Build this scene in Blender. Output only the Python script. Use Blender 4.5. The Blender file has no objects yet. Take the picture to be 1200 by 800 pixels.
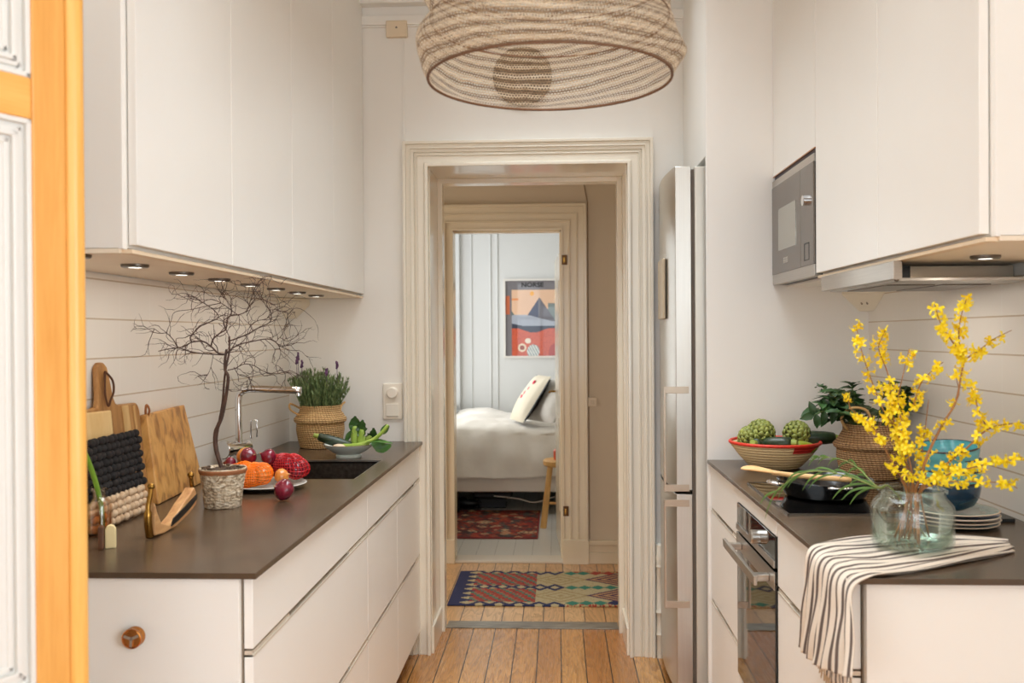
import bpy, bmesh, math, random
from mathutils import Vector, Matrix
PI=math.pi; sin=math.sin; cos=math.cos
R=random.Random(7)
S=bpy.context.scene; COL=S.collection
ZC=1.017; H=1.5176
# ------------------------------------------------------------------ materials
def lin(c):
    c=c/255.0
    return c/12.92 if c<=.04045 else ((c+.055)/1.055)**2.4
def L(c): return (lin(c[0]),lin(c[1]),lin(c[2]),1)
def pos(nt):
    return nt.nodes.new('ShaderNodeNewGeometry').outputs['Position']
def node(nt,t,**k):
    n=nt.nodes.new(t)
    for a,b in k.items(): setattr(n,a,b)
    return n
def base(name):
    m=bpy.data.materials.new(name); m.use_nodes=True
    nt=m.node_tree; b=nt.nodes['Principled BSDF']
    return m,nt,b
def mth(nt,op,a,b=None,c=None):
    n=node(nt,'ShaderNodeMath',operation=op)
    for i,x in enumerate((a,b,c)):
        if x is None: continue
        if isinstance(x,(int,float)): n.inputs[i].default_value=x
        else: nt.links.new(x,n.inputs[i])
    return n.outputs[0]
def mixc(nt,f,a,b):
    n=node(nt,'ShaderNodeMix',data_type='RGBA')
    if isinstance(f,(int,float)): n.inputs[0].default_value=f
    else: nt.links.new(f,n.inputs[0])
    for i,x in ((6,a),(7,b)):
        if isinstance(x,tuple): n.inputs[i].default_value=x
        else: nt.links.new(x,n.inputs[i])
    return n.outputs[2]
def scalev(nt,v,s,off=(0,0,0)):
    n=node(nt,'ShaderNodeMapping'); nt.links.new(v,n.inputs[0])
    n.inputs['Scale'].default_value=s; n.inputs['Location'].default_value=off
    return n.outputs[0]
def noise(nt,v,scale=5,detail=3,dist=0):
    n=node(nt,'ShaderNodeTexNoise'); nt.links.new(v,n.inputs['Vector'])
    n.inputs['Scale'].default_value=scale; n.inputs['Detail'].default_value=detail; n.inputs['Distortion'].default_value=dist
    return n.outputs['Fac']
def ramp(nt,f,stops):
    n=node(nt,'ShaderNodeValToRGB'); nt.links.new(f,n.inputs[0]); e=n.color_ramp.elements
    e[0].position=stops[0][0]; e[0].color=stops[0][1]; e[1].position=stops[-1][0]; e[1].color=stops[-1][1]
    for p,c in stops[1:-1]:
        x=e.new(p); x.color=c
    return n.outputs[0]
def bump(nt,b,h,st=.3,d=.002):
    n=node(nt,'ShaderNodeBump'); n.inputs['Strength'].default_value=st; n.inputs['Distance'].default_value=d
    nt.links.new(h,n.inputs['Height']); nt.links.new(n.outputs[0],b.inputs['Normal'])
def objc(nt): return node(nt,'ShaderNodeTexCoord').outputs['Object']
MC={}
def mat(name,c,rough=.5,metal=0,var=0,vs=8,c2=None,bmp=0,bs=40,coat=0,spec=.5,sss=0,stretch=(1,1,1),bd=.002,sheen=0):
    if name in MC: return MC[name]
    m,nt,b=base(name)
    b.inputs['Roughness'].default_value=rough; b.inputs['Metallic'].default_value=metal
    b.inputs['Specular IOR Level'].default_value=spec; b.inputs['Coat Weight'].default_value=coat
    if sheen: b.inputs['Sheen Weight'].default_value=sheen
    if sss: b.inputs['Subsurface Weight'].default_value=sss; b.inputs['Subsurface Scale'].default_value=.01
    col=L(c); v=objc(nt)
    sv=scalev(nt,v,stretch)
    c2=L(c2) if c2 else tuple(x*(1-var) for x in col[:3])+(1,)
    f=noise(nt,sv,vs,4)
    r=ramp(nt,f,[(.3,c2),(.7,col)])
    nt.links.new(r,b.inputs['Base Color'])
    if bmp: bump(nt,b,noise(nt,sv,bs,3),bmp,bd)
    MC[name]=m; return m
def wood(name,c1,c2,axis=2,sc=1.,rough=.45,knots=None):
    if name in MC: return MC[name]
    m,nt,b=base(name); v=objc(nt)
    s=[14*sc,14*sc,14*sc]; s[axis]=1.1*sc
    sv=scalev(nt,v,tuple(s))
    f=noise(nt,sv,2.2,6,.6); g=noise(nt,scalev(nt,v,tuple(x*5 for x in s)),3,2)
    f2=mth(nt,'ADD',mth(nt,'MULTIPLY',f,.75),mth(nt,'MULTIPLY',g,.25))
    col=ramp(nt,f2,[(.3,L(c2)),(.62,L(c1))])
    if knots:
        col=mixc(nt,knots(nt),col,L((150,88,30)))
    nt.links.new(col,b.inputs['Base Color']); b.inputs['Roughness'].default_value=rough
    bump(nt,b,f2,.15,.001); MC[name]=m; return m
def plank_mat(name,off,c1,c2,cg,w=.1128,rough=.3,axis_x=True,paint=False):
    m,nt,b=base(name); p=pos(nt)
    sep=node(nt,'ShaderNodeSeparateXYZ'); nt.links.new(p,sep.inputs[0])
    X=mth(nt,'ADD',sep.outputs[0],off); q=mth(nt,'DIVIDE',X,w)
    idx=mth(nt,'FLOOR',q); fr=mth(nt,'FRACT',q)
    wn=node(nt,'ShaderNodeTexWhiteNoise',noise_dimensions='1D'); nt.links.new(idx,wn.inputs['W'])
    rv=wn.outputs['Value']
    cb=node(nt,'ShaderNodeCombineXYZ'); nt.links.new(mth(nt,'MULTIPLY',X,9.),cb.inputs[0])
    nt.links.new(mth(nt,'ADD',mth(nt,'MULTIPLY',sep.outputs[1],1.3),mth(nt,'MULTIPLY',rv,37.)),cb.inputs[1])
    nt.links.new(mth(nt,'MULTIPLY',idx,3.7),cb.inputs[2])
    n1=noise(nt,cb.outputs[0],1.5,3,.8)
    rings=mth(nt,'FRACT',mth(nt,'MULTIPLY',n1,9.))
    rr=mth(nt,'POWER',rings,2.)
    cb2=node(nt,'ShaderNodeCombineXYZ'); nt.links.new(mth(nt,'MULTIPLY',X,160.),cb2.inputs[0]); nt.links.new(mth(nt,'MULTIPLY',sep.outputs[1],5.),cb2.inputs[1])
    fine=noise(nt,cb2.outputs[0],1,3)
    base_c=mixc(nt,rv,L(c1),L(c2))
    dk=tuple(x*(.96 if paint else .55) for x in L(c2)[:3])+(1,)
    c=mixc(nt,mth(nt,'MULTIPLY',rr,.12 if paint else .75),base_c,dk)
    c=mixc(nt,mth(nt,'MULTIPLY',fine,.1 if paint else .35),c,dk)
    e=mth(nt,'ABSOLUTE',mth(nt,'SUBTRACT',fr,.5))
    gap=mth(nt,'GREATER_THAN',e,.477 if not paint else .49)
    c=mixc(nt,gap,c,L(cg)); nt.links.new(c,b.inputs['Base Color'])
    b.inputs['Roughness'].default_value=rough
    nt.links.new(mth(nt,'ADD',mth(nt,'MULTIPLY',fine,.12),rough-.03),b.inputs['Roughness'])
    h=mth(nt,'SUBTRACT',mth(nt,'MULTIPLY',rr,-.06),gap); bump(nt,b,h,.5,.002)
    b.inputs['Coat Weight'].default_value=.25; b.inputs['Coat Roughness'].default_value=.15
    return m
def tile_mat(name,oy,oz,w,h,col,grout):
    m,nt,b=base(name); p=pos(nt); sep=node(nt,'ShaderNodeSeparateXYZ'); nt.links.new(p,sep.inputs[0])
    def edge(o,off,s,t):
        q=mth(nt,'FRACT',mth(nt,'DIVIDE',mth(nt,'ADD',o,-off+20*s),s))
        e=mth(nt,'ABSOLUTE',mth(nt,'SUBTRACT',q,.5)); return mth(nt,'GREATER_THAN',e,.5-t/s/2)
    g1=edge(sep.outputs[2],oz,h,.0042); g0=edge(sep.outputs[1],oy,w,.003)
    cl=mixc(nt,mth(nt,'MULTIPLY',g0,.5),L(col),L((250,248,242)))
    nt.links.new(mixc(nt,g1,cl,L(grout)),b.inputs['Base Color'])
    b.inputs['Roughness'].default_value=.28
    bump(nt,b,mth(nt,'SUBTRACT',mth(nt,'MULTIPLY',noise(nt,p,9,2),.6),mth(nt,'MAXIMUM',g1,g0)),.25,.002)
    return m
def attr_mat(name,rough=.9,bmp=.3,bs=300,coat=0,gloss=0):
    m,nt,b=base(name); a=node(nt,'ShaderNodeAttribute',attribute_name='Col')
    n=noise(nt,objc(nt),bs,2)
    c=mixc(nt,mth(nt,'MULTIPLY',n,.35 if bmp else 0),a.outputs['Color'],(.02,.015,.01,1))
    nt.links.new(c,b.inputs['Base Color']); b.inputs['Roughness'].default_value=rough; b.inputs['Coat Weight'].default_value=coat
    if coat: b.inputs['Coat Roughness'].default_value=.03
    if bmp: bump(nt,b,n,bmp,.002)
    return m
def glass_mat(name,tint=(1,1,1),gl=.06,rough=.02):
    m=bpy.data.materials.new(name); m.use_nodes=True; nt=m.node_tree; nt.nodes.clear()
    o=node(nt,'ShaderNodeOutputMaterial'); t=node(nt,'ShaderNodeBsdfTransparent'); t.inputs[0].default_value=tint+(1,)
    g=node(nt,'ShaderNodeBsdfGlossy'); g.inputs['Roughness'].default_value=rough; g.inputs[0].default_value=(.95,.98,.96,1)
    fr=node(nt,'ShaderNodeLayerWeight'); fr.inputs[0].default_value=.35
    f=mth(nt,'ADD',mth(nt,'MULTIPLY',fr.outputs['Fresnel'],.38),gl*.6)
    x=node(nt,'ShaderNodeMixShader'); nt.links.new(f,x.inputs[0]); nt.links.new(t.outputs[0],x.inputs[1]); nt.links.new(g.outputs[0],x.inputs[2]); nt.links.new(x.outputs[0],o.inputs[0])
    return m
def emis(name,c,s):
    m,nt,b=base(name); b.inputs['Emission Color'].default_value=c+(1,); b.inputs['Emission Strength'].default_value=s; b.inputs['Base Color'].default_value=c+(1,); return m

WALLC=(244,241,235)
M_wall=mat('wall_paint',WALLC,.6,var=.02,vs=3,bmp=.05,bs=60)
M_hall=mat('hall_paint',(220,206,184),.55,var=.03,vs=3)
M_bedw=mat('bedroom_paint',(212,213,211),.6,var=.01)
M_trim=mat('cream_gloss_paint',(240,232,216),.22,var=.02,vs=6,coat=.3)
M_trimh=mat('hall_trim_paint',(232,218,192),.25,var=.02,vs=6,coat=.2)
M_cab=mat('white_cabinet_lacquer',(246,243,237),.32,var=.01)
M_edge=mat('cabinet_underside_board',(246,232,210),.5,var=.04)
M_shadow=mat('drawer_gap_shade',(150,135,118),.6)  # shade of gaps and recesses put into the colour of the parts behind
M_steel=mat('brushed_steel',(196,190,182),.28,1,var=.12,vs=3,stretch=(1,1,60))
M_steelv=mat('fridge_steel',(205,202,196),.3,1,var=.06,vs=3,stretch=(60,60,1))
M_steeld=mat('dark_steel',(120,112,104),.3,1)
M_chrome=mat('chrome',(225,225,225),.06,1)
M_brass=mat('aged_brass',(170,128,62),.25,1,var=.3,vs=30)
M_bronze=mat('polished_copper_brass',(196,132,72),.2,1)
M_black=mat('black_plastic',(18,17,17),.35)
M_bglass=mat('black_glass',(10,9,9),.04,coat=.5)
M_counter=mat('dark_stone_worktop',(88,69,51),.26,var=.25,vs=7,c2=(70,55,41),bmp=.04,bs=250,spec=.6)
def knotf(nt):
    p=objc(nt)
    v=node(nt,'ShaderNodeTexVoronoi'); nt.links.new(scalev(nt,p,(9,9,3.2)),v.inputs['Vector']); v.inputs['Scale'].default_value=1
    v.inputs['Randomness'].default_value=1
    return ramp(nt,v.outputs['Distance'],[(.09,(1,1,1,1)),(.16,(0,0,0,1))])
M_pine=wood('yellow_pine',(230,168,88),(214,146,64),2,.9,.4,knots=knotf)
M_pineh=wood('yellow_pine_rail',(238,178,94),(224,152,66),0,.9,.4)
M_pwhite=mat('door_panel_paint',(224,220,213),.35,var=.01)
M_white=mat('white_plastic',(240,232,218),.3)
M_leaf=mat('green_leaf',(70,104,42),.4,c2=(38,66,24),vs=25,coat=.1)
M_dleaf=mat('dark_leaf',(62,98,46),.5,c2=(34,62,28),vs=25,coat=.1)
M_lgreen=mat('pale_green_stalk',(176,196,96),.35,c2=(140,172,60),vs=18)
M_zuc=mat('zucchini_skin',(40,58,26),.38,c2=(22,36,16),vs=60,coat=.05)
M_zend=mat('zucchini_stem',(150,165,70),.5)
M_yel=mat('yellow_petal',(255,234,40),.45,c2=(252,218,10),vs=30,sss=.1)
M_twig=mat('twig_bark',(176,124,72),.6,c2=(140,92,50),vs=40,bmp=.3,bs=90)
M_bark=mat('dark_bark',(92,62,48),.65,c2=(58,38,30),vs=40,bmp=.4,bs=90)
LENS=emis('lit_lens',(1,.94,.84),1.6)
M_fabricw=mat('bed_linen',(240,234,222),.85,var=.05,vs=6,bmp=.25,bs=14,bd=.02,sheen=.2)
# ------------------------------------------------------------------ geometry builder
class G:
    def __init__(s): s.bm=bmesh.new(); s.uv=None
    def box(s,x0,x1,y0,y1,z0,z1,bev=0,mtx=None):
        r=bmesh.ops.create_cube(s.bm,size=1); vs=r['verts']
        for v in vs: v.co=Vector(((x0+x1)/2+v.co.x*(x1-x0),(y0+y1)/2+v.co.y*(y1-y0),(z0+z1)/2+v.co.z*(z1-z0)))
        if mtx: bmesh.ops.transform(s.bm,matrix=mtx,verts=vs)
        if bev:
            es=list({e for v in vs for e in v.link_edges})
            bmesh.ops.bevel(s.bm,geom=es,offset=bev,segments=2,affect='EDGES',profile=.5)
        return s
    def prism(s,pts,f,a,b):
        # pts: 2D outline; f maps (u,v,t)->xyz ; extruded from a to b
        n=len(pts); A=[s.bm.verts.new(f(u,v,a)) for u,v in pts]; B=[s.bm.verts.new(f(u,v,b)) for u,v in pts]
        s.bm.faces.new(A); s.bm.faces.new(B[::-1])
        for i in range(n): s.bm.faces.new((A[i],B[i],B[(i+1)%n],A[(i+1)%n]))
        return s
    def lathe(s,prof,c=(0,0,0),seg=40,mtx=None,wob=None):
        rings=[]
        for i,(r,z) in enumerate(prof):
            if r<1e-5: rings.append([s.bm.verts.new((0,0,z))])
            else:
                rings.append([s.bm.verts.new((r*(1 if not wob else wob(i,k/seg))*cos(2*PI*k/seg),r*(1 if not wob else wob(i,k/seg))*sin(2*PI*k/seg),z)) for k in range(seg)])
        fs=[]
        for a,b in zip(rings,rings[1:]):
            for k in range(seg):
                k2=(k+1)%seg
                if len(a)==1 and len(b)==1: continue
                if len(a)==1: fs.append(s.bm.faces.new((a[0],b[k],b[k2])))
                elif len(b)==1: fs.append(s.bm.faces.new((a[k],b[0],a[k2])))
                else: fs.append(s.bm.faces.new((a[k],b[k],b[k2],a[k2])))
        vs=[v for r in rings for v in r]
        m=mtx if mtx else Matrix.Translation(c)
        bmesh.ops.transform(s.bm,matrix=m,verts=vs)
        return s
    def tube(s,pts,r,seg=8,flat=None):
        pts=[Vector(p) for p in pts]; n=len(pts)
        rad=r if isinstance(r,(list,tuple)) else [r]*n
        T=[]
        for i in range(n):
            t=(pts[min(i+1,n-1)]-pts[max(i-1,0)])
            T.append(t.normalized() if t.length>1e-9 else Vector((0,0,1)))
        up=Vector((0,0,1)) if abs(T[0].z)<.9 else Vector((1,0,0))
        N=T[0].cross(up).normalized(); rings=[]
        for i in range(n):
            N=(N-T[i]*N.dot(T[i]))
            N=N.normalized() if N.length>1e-6 else T[i].orthogonal().normalized()
            Bn=T[i].cross(N)
            rings.append([s.bm.verts.new(pts[i]+(N*cos(2*PI*k/seg)+Bn*sin(2*PI*k/seg)*(flat or 1))*rad[i]) for k in range(seg)])
        for a,b in zip(rings,rings[1:]):
            for k in range(seg): s.bm.faces.new((a[k],a[(k+1)%seg],b[(k+1)%seg],b[k]))
        s.bm.faces.new(rings[0][::-1]); s.bm.faces.new(rings[-1]); return s
    def ball(s,c,r,seg=16,rings=10,mtx=None,fn=None):
        if isinstance(r,(int,float)): r=(r,r,r)
        q=bmesh.ops.create_uvsphere(s.bm,u_segments=seg,v_segments=rings,radius=1)
        for v in q['verts']:
            if fn: v.co=fn(v.co.copy())
            v.co=Vector((v.co.x*r[0],v.co.y*r[1],v.co.z*r[2]))
            if mtx: v.co=mtx@v.co
            v.co+=Vector(c)
        return s
    def sheet(s,P,closed=False):
        # P[i][j] points
        V=[[s.bm.verts.new(p) for p in row] for row in P]
        for i in range(len(V)-1):
            for j in range(len(V[0])-1): s.bm.faces.new((V[i][j],V[i+1][j],V[i+1][j+1],V[i][j+1]))
        return s
    def ribbon(s,pts,w,side,cup=0,n=4,ruf=0,rf=5):
        pts=[Vector(p) for p in pts]; side=Vector(side).normalized(); P=[]
        for i,p in enumerate(pts):
            t=(pts[min(i+1,len(pts)-1)]-pts[max(i-1,0)]).normalized(); sd=(side-t*side.dot(t)).normalized(); nr=t.cross(sd)
            row=[]
            for j in range(n+1):
                u=j/n*2-1; row.append(p+sd*u*w[i]+nr*(cup*(u*u)*w[i]+ruf*abs(u)*sin(i*rf+u*3)*w[i]))
            P.append(row)
        return s.sheet(P)
    def build(s,name,mt,parent=None,smooth=False,bev=0,local=False,mods=None,solid=0,sub=0,autos=False):
        bmesh.ops.recalc_face_normals(s.bm,faces=s.bm.faces)
        me=bpy.data.meshes.new(name)
        if parent is not None and not local:
            mi=WM[parent.name].inverted(); bmesh.ops.transform(s.bm,matrix=mi,verts=s.bm.verts)
            org=Vector((0,0,0))
        elif parent is None and not local:
            xs=[v.co.x for v in s.bm.verts]; ys=[v.co.y for v in s.bm.verts]; zs=[v.co.z for v in s.bm.verts]
            org=Vector(((min(xs)+max(xs))/2,(min(ys)+max(ys))/2,min(zs)))
            bmesh.ops.translate(s.bm,vec=-org,verts=s.bm.verts)
        else: org=Vector((0,0,0))
        s.bm.to_mesh(me); s.bm.free()
        o=bpy.data.objects.new(name,me); COL.objects.link(o)
        for m in (mt if isinstance(mt,(list,tuple)) else [mt]): me.materials.append(m)
        if parent is not None: o.parent=parent; WM[o.name]=WM[parent.name].copy()
        else: o.location=org; WM[o.name]=Matrix.Translation(org)
        if smooth:
            for p in me.polygons: p.use_smooth=True
        if bev:
            b=o.modifiers.new('Bevel','BEVEL'); b.width=bev; b.segments=2; b.limit_method='ANGLE'; b.harden_normals=False
        if solid:
            b=o.modifiers.new('Solid','SOLIDIFY'); b.thickness=solid; b.offset=0
        if sub:
            b=o.modifiers.new('Sub','SUBSURF'); b.levels=sub; b.render_levels=sub
        if smooth=='angle':
            try: me.set_sharp_from_angle(angle=math.radians(35))
            except Exception: pass
        return o
WM={}
def tag(o,label,cat,group=None):
    o['label']=label; o['category']=cat
    if group: o['group']=group
    return o
def thing(name,loc,label,cat,group=None,rot=None):
    o=bpy.data.objects.new(name,None); COL.objects.link(o); o.empty_display_size=.05
    m=Matrix.Translation(loc)
    if rot: m=m@rot
    o.matrix_world=m; WM[o.name]=m
    return tag(o,label,cat,group)
def struct(o): o['kind']='structure'; return o
def stuff(o): o['kind']='stuff'; return o
def box(*a,**k): return G().box(*a,**k)
def smoothp(pts,n=6):
    pts=[Vector(p) for p in pts]; out=[]
    for i in range(len(pts)-1):
        p0=pts[max(i-1,0)];p1=pts[i];p2=pts[i+1];p3=pts[min(i+2,len(pts)-1)]
        for k in range(n):
            t=k/n
            out.append(.5*((2*p1)+(-p0+p2)*t+(2*p0-5*p1+4*p2-p3)*t*t+(-p0+3*p1-3*p2+p3)*t**3))
    out.append(pts[-1]); return out
def slab(a,b,c,d,t,name,mt,parent=None,bev=.004,sub=0):
    # a,b bottom corners, c,d top corners (b->c side); thickness t away from room (outwards)
    a,b,c,d=map(Vector,(a,b,c,d)); n=(b-a).cross(d-a).normalized()*t
    g=G(); V=[g.bm.verts.new(p) for p in (a,b,c,d)]; W=[g.bm.verts.new(p+n) for p in (a,b,c,d)]
    g.bm.faces.new(V); g.bm.faces.new(W[::-1])
    for i in range(4): g.bm.faces.new((V[i],W[i],W[(i+1)%4],V[(i+1)%4]))
    return g.build(name,mt,parent,bev=bev)
# ------------------------------------------------------------------ camera
f=1085.45; yaw=.0484; pit=-.0061; rol=-.0063
F0=Vector((-sin(yaw),cos(yaw),0)); R0=Vector((cos(yaw),sin(yaw),0)); Z0=Vector((0,0,1))
Fv=F0*cos(pit)+Z0*sin(pit); Uv=Z0*cos(pit)-F0*sin(pit)
Rv=R0*cos(rol)+Uv*sin(rol); U2=-R0*sin(rol)+Uv*cos(rol)
cam=bpy.data.cameras.new('camera'); co=bpy.data.objects.new('camera',cam); COL.objects.link(co)
co.matrix_world=Matrix(((Rv.x,U2.x,-Fv.x,0),(Rv.y,U2.y,-Fv.y,0),(Rv.z,U2.z,-Fv.z,H),(0,0,0,1)))
cam.sensor_width=36; cam.lens=f/1200*36; cam.clip_start=.05
cam.dof.use_dof=True; cam.dof.focus_distance=3.3; cam.dof.aperture_fstop=4.0
S.camera=co
# ------------------------------------------------------------------ room shell
XL=-1.292; XR=1.239; YF=4.40; YJ=4.80; YH=6.185; CE=3.15; YB=-3.0
YHH=YH+.12
M_floor=plank_mat('varnished_pine_boards',.101,(222,164,98),(180,116,60),(40,26,14),.1128,.24)
M_floorh=plank_mat('hall_pine_boards',.081,(238,194,138),(218,164,106),(60,42,26),.111,.3)
M_floorb=plank_mat('white_painted_boards',.05,(222,220,212),(214,212,204),(150,146,138),.13,.3,paint=True)
g=G(); g.box(XL-.12,XR+.12,.91,YJ+.05,-.1,0); g.box(-2.6,2.6,YB,.91,-.1,0)
struct(g.build('floor',M_floor))
struct(box(-2.2,1.8,YJ+.05,YH+.06,-.1,0).build('floor',M_floorh))
struct(box(-1.15,1.25,YH+.06,9.42,-.1,.004).build('floor',M_floorb))
g=G(); g.box(XL-.12,XR+.12,.91,YF,CE,CE+.1); g.box(-2.6,2.6,YB,.91,CE,CE+.1)
struct(g.build('ceiling',M_wall))
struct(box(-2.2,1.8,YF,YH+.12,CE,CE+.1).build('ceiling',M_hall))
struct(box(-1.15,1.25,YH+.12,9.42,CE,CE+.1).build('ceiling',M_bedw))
struct(box(XL-.12,XL,.97,YF,0,CE).build('wall_left',M_wall))
struct(box(XR,XR+.12,.97,YF,0,CE).build('wall_right',M_wall))
def sidewall(nm,wn,x0,x1):  # unseen side wall; its window is added to let light in diagonally
    ya,yb,za,zb=-2.3,.3,.7,2.8
    g=G(); g.box(x0,x1,YB,ya,0,CE); g.box(x0,x1,yb,.85,0,CE); g.box(x0,x1,ya,yb,0,za); g.box(x0,x1,ya,yb,zb,CE)
    struct(g.build(nm,M_wall)); g=G(); xm=(x0+x1)/2
    for y in (ya,ya+.85,ya+1.7,yb-.05): g.box(xm-.025,xm+.025,y,y+.05,za,zb)
    for z in (za,zb-.05): g.box(xm-.025,xm+.025,ya,yb,z,z+.05)
    struct(g.build(wn,M_pwhite))
sidewall('wall_near_room_left','added_window_left',-2.6,-2.5)
sidewall('wall_near_room_right','added_window_right',2.5,2.6)
# far kitchen wall with the doorway
ox0,ox1,ozt=-.62,.358,2.335
g=G(); g.box(XL-.9,ox0,YF,YJ,0,CE); g.box(ox1,XR+.5,YF,YJ,0,CE); g.box(ox0,ox1,YF,YJ,ozt,CE)
struct(g.build('wall_far',M_wall))
# hall walls
g=G(); bx0,bx1,bzt=-.70,.045,2.235
g.box(-2.2,bx0,YH,YHH,0,CE); g.box(bx1,1.8,YH,YHH,0,CE); g.box(bx0,bx1,YH,YHH,bzt,CE)
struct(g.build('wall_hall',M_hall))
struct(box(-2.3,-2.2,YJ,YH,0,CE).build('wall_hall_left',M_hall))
struct(box(1.8,1.9,YJ,YH,0,CE).build('wall_hall_right',M_hall))
# bedroom walls, window in the left one
bl=-.975; wy0,wy1,wz0,wz1=7.3,9.26,.78,2.9
g=G(); g.box(bl-.1,bl,YHH,wy0,0,CE); g.box(bl-.1,bl,wy1,9.42,0,CE); g.box(bl-.1,bl,wy0,wy1,0,wz0); g.box(bl-.1,bl,wy0,wy1,wz1,CE)
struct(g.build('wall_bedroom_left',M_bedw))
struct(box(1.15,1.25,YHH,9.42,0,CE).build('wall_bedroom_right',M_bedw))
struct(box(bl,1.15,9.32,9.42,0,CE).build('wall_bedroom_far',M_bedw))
# panelled battens on the bedroom's far wall
for x in (-.858,-.665,-.596):
    struct(box(x-.006,x+.006,9.308,9.32,.1,CE).build('trim_panel',M_bedw,bev=.003))
# bedroom window
wf=G(); 
wf.box(bl-.09,bl-.04,wy0,wy0+.06,wz0,wz1); wf.box(bl-.09,bl-.06,wy1-.02,wy1,wz0,wz1); wf.box(bl-.09,bl-.04,wy0,wy1,wz0,wz0+.06); wf.box(bl-.09,bl-.04,wy0,wy1,wz1-.06,wz1); wf.box(bl-.09,bl-.04,7.9,7.95,wz0,wz1)
w1=struct(wf.build('window_1',M_bedw)); 
o=box(bl-.07,bl-.066,wy0+.05,wy1-.05,wz0+.05,wz1-.05).build('window_pane',glass_mat('window_glass'),w1)
# back wall of the near room with a wide window (behind the camera)
g=G(); kx0,kx1,kz0,kz1=-1.05,1.0,.75,2.85
g.box(-2.6,kx0,YB-.1,YB,0,CE); g.box(kx1,2.6,YB-.1,YB,0,CE); g.box(kx0,kx1,YB-.1,YB,0,kz0); g.box(kx0,kx1,YB-.1,YB,kz1,CE)
struct(g.build('wall_near',M_wall))
g=G()
for x in (kx0,kx0+.66,kx0+1.33,kx1-.06): g.box(x,x+.06,YB-.08,YB-.03,kz0,kz1)
for z in (kz0,1.9,kz1-.06): g.box(kx0,kx1,YB-.08,YB-.03,z,z+.06)
w2=struct(g.build('window_2',M_pwhite))
box(kx0+.03,kx1-.03,YB-.06,YB-.056,kz0+.03,kz1-.03).build('window_pane',glass_mat('window_glass_2'),w2)
# picture rail on far wall
g=G(); g.box(XL,XR,YF-.012,YF,2.992,3.0); g.box(XL,XR,YF-.022,YF,3.0,3.045); g.box(XL,XR,YF-.06,YF,3.09,CE)
struct(g.build('trim_1',M_wall,bev=.003))
# casing helper : nested U bands
def casing(name,x0,x1,zt,y,bands,mt,zb=0,plinth=0,sgn=-1):
    g=G()
    for a,b,t in bands:
        P=[(x0-b,zb),(x0-b,zt+b),(x1+b,zt+b),(x1+b,zb),(x1+a,zb),(x1+a,zt+a),(x0-a,zt+a),(x0-a,zb)]
        g.prism(P,lambda u,v,t_:(u,t_,v),y+sgn*t,y)
    if plinth:
        w=bands[-1][1]
        for xa,xb in ((x0-w-.004,x0+.001),(x1-.001,x1+w+.004)): g.box(xa,xb,y+sgn*.04,y,zb,zb+plinth)
    return struct(g.build(name,mt,bev=.002))
KB=[(0,.014,.034),(.014,.02,.024),(.02,.052,.018),(.052,.058,.024),(.058,.068,.014),(.068,.084,.024),(.084,.09,.032),(.09,.106,.026),(.106,.12,.036)]
casing('trim_2',-.607,.335,2.323,YF,KB,M_trim,0,0)
# deep glossy reveal of the doorway
g=G()
g.box(ox0,-.607,YF-.005,YJ,0,2.323); g.box(.335,ox1,YF-.005,YJ,0,2.323); g.box(ox0,ox1,YF-.005,YJ,2.323,ozt)
# stop frame at the hall side
for xa,xb in ((-.607,-.583),(.309,.335)): g.box(xa,xb,YJ-.075,YJ+.012,0,2.323)
g.box(-.583,.309,YJ-.075,YJ+.012,2.298,2.323)
# skirting in the reveal, panel frame
g.box(-.607,-.595,YF+.0,YJ-.075,0,.13); g.box(.323,.335,YF+.0,YJ-.075,0,.13)
g.box(-.607,-.602,YF+.0,YF+.03,.13,2.323); g.box(.330,.335,YF+.0,YF+.03,.13,2.323)
struct(g.build('trim_3',M_trim,bev=.002))
# turned corner post at casing's right foot
g=G(); pr=[(.018,0),(.018,.10),(.022,.11),(.018,.12),(.018,.2),(.024,.215),(.018,.23),(.018,.42),(.022,.43),(.018,.445),(.024,.47),(.018,.49),(.018,.53),(0,.54)]
g.lathe([(a*1.0,b) for a,b in pr],(.478,YF-.018,0),16); struct(g.build('trim_4',M_trim,smooth='angle'))
# metal threshold strip
M_thr=mat('worn_zinc_strip',(172,166,154),.33,.5,c2=(112,106,96),vs=9,stretch=(1,6,1))
tag(box(-.583,.309,4.785,4.895,0,.006,).build('threshold_strip',M_thr,bev=.002),'worn grey metal strip across the doorway floor','threshold')
# bedroom door casing + lining + threshold
BB=[(0,.012,.02),(.012,.05,.014),(.05,.058,.03),(.058,.1,.022),(.1,.108,.03),(.108,.15,.026),(.15,.168,.038)]
casing('trim_5',-.69,.032,2.225,YH,BB,M_trimh,0,.16)
g=G(); g.box(bx0,-.69,YH-.004,YHH+.01,0,2.225); g.box(.032,bx1,YH-.004,YHH+.01,0,2.225); g.box(bx0,bx1,YH-.004,YHH+.01,2.225,bzt)
g.box(.02,.032,YH+.06,YHH,0,2.225); g.box(-.69,.032,YH+.06,YHH,2.213,2.225)
struct(g.build('trim_6',M_trimh,bev=.002))
struct(box(-.69,.032,YH-.025,YHH+.02,0,.018).build('trim_threshold',mat('threshold_paint',(222,214,200),.35),bev=.004))
# hall baseboard
g=G(); g.box(.204,1.8,YH-.03,YH,0,.075); g.box(.204,1.8,YH-.022,YH,.075,.125); g.box(.204,1.8,YH-.034,YH,.125,.155)
struct(g.build('baseboard_hall',M_trimh,bev=.004))
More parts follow.
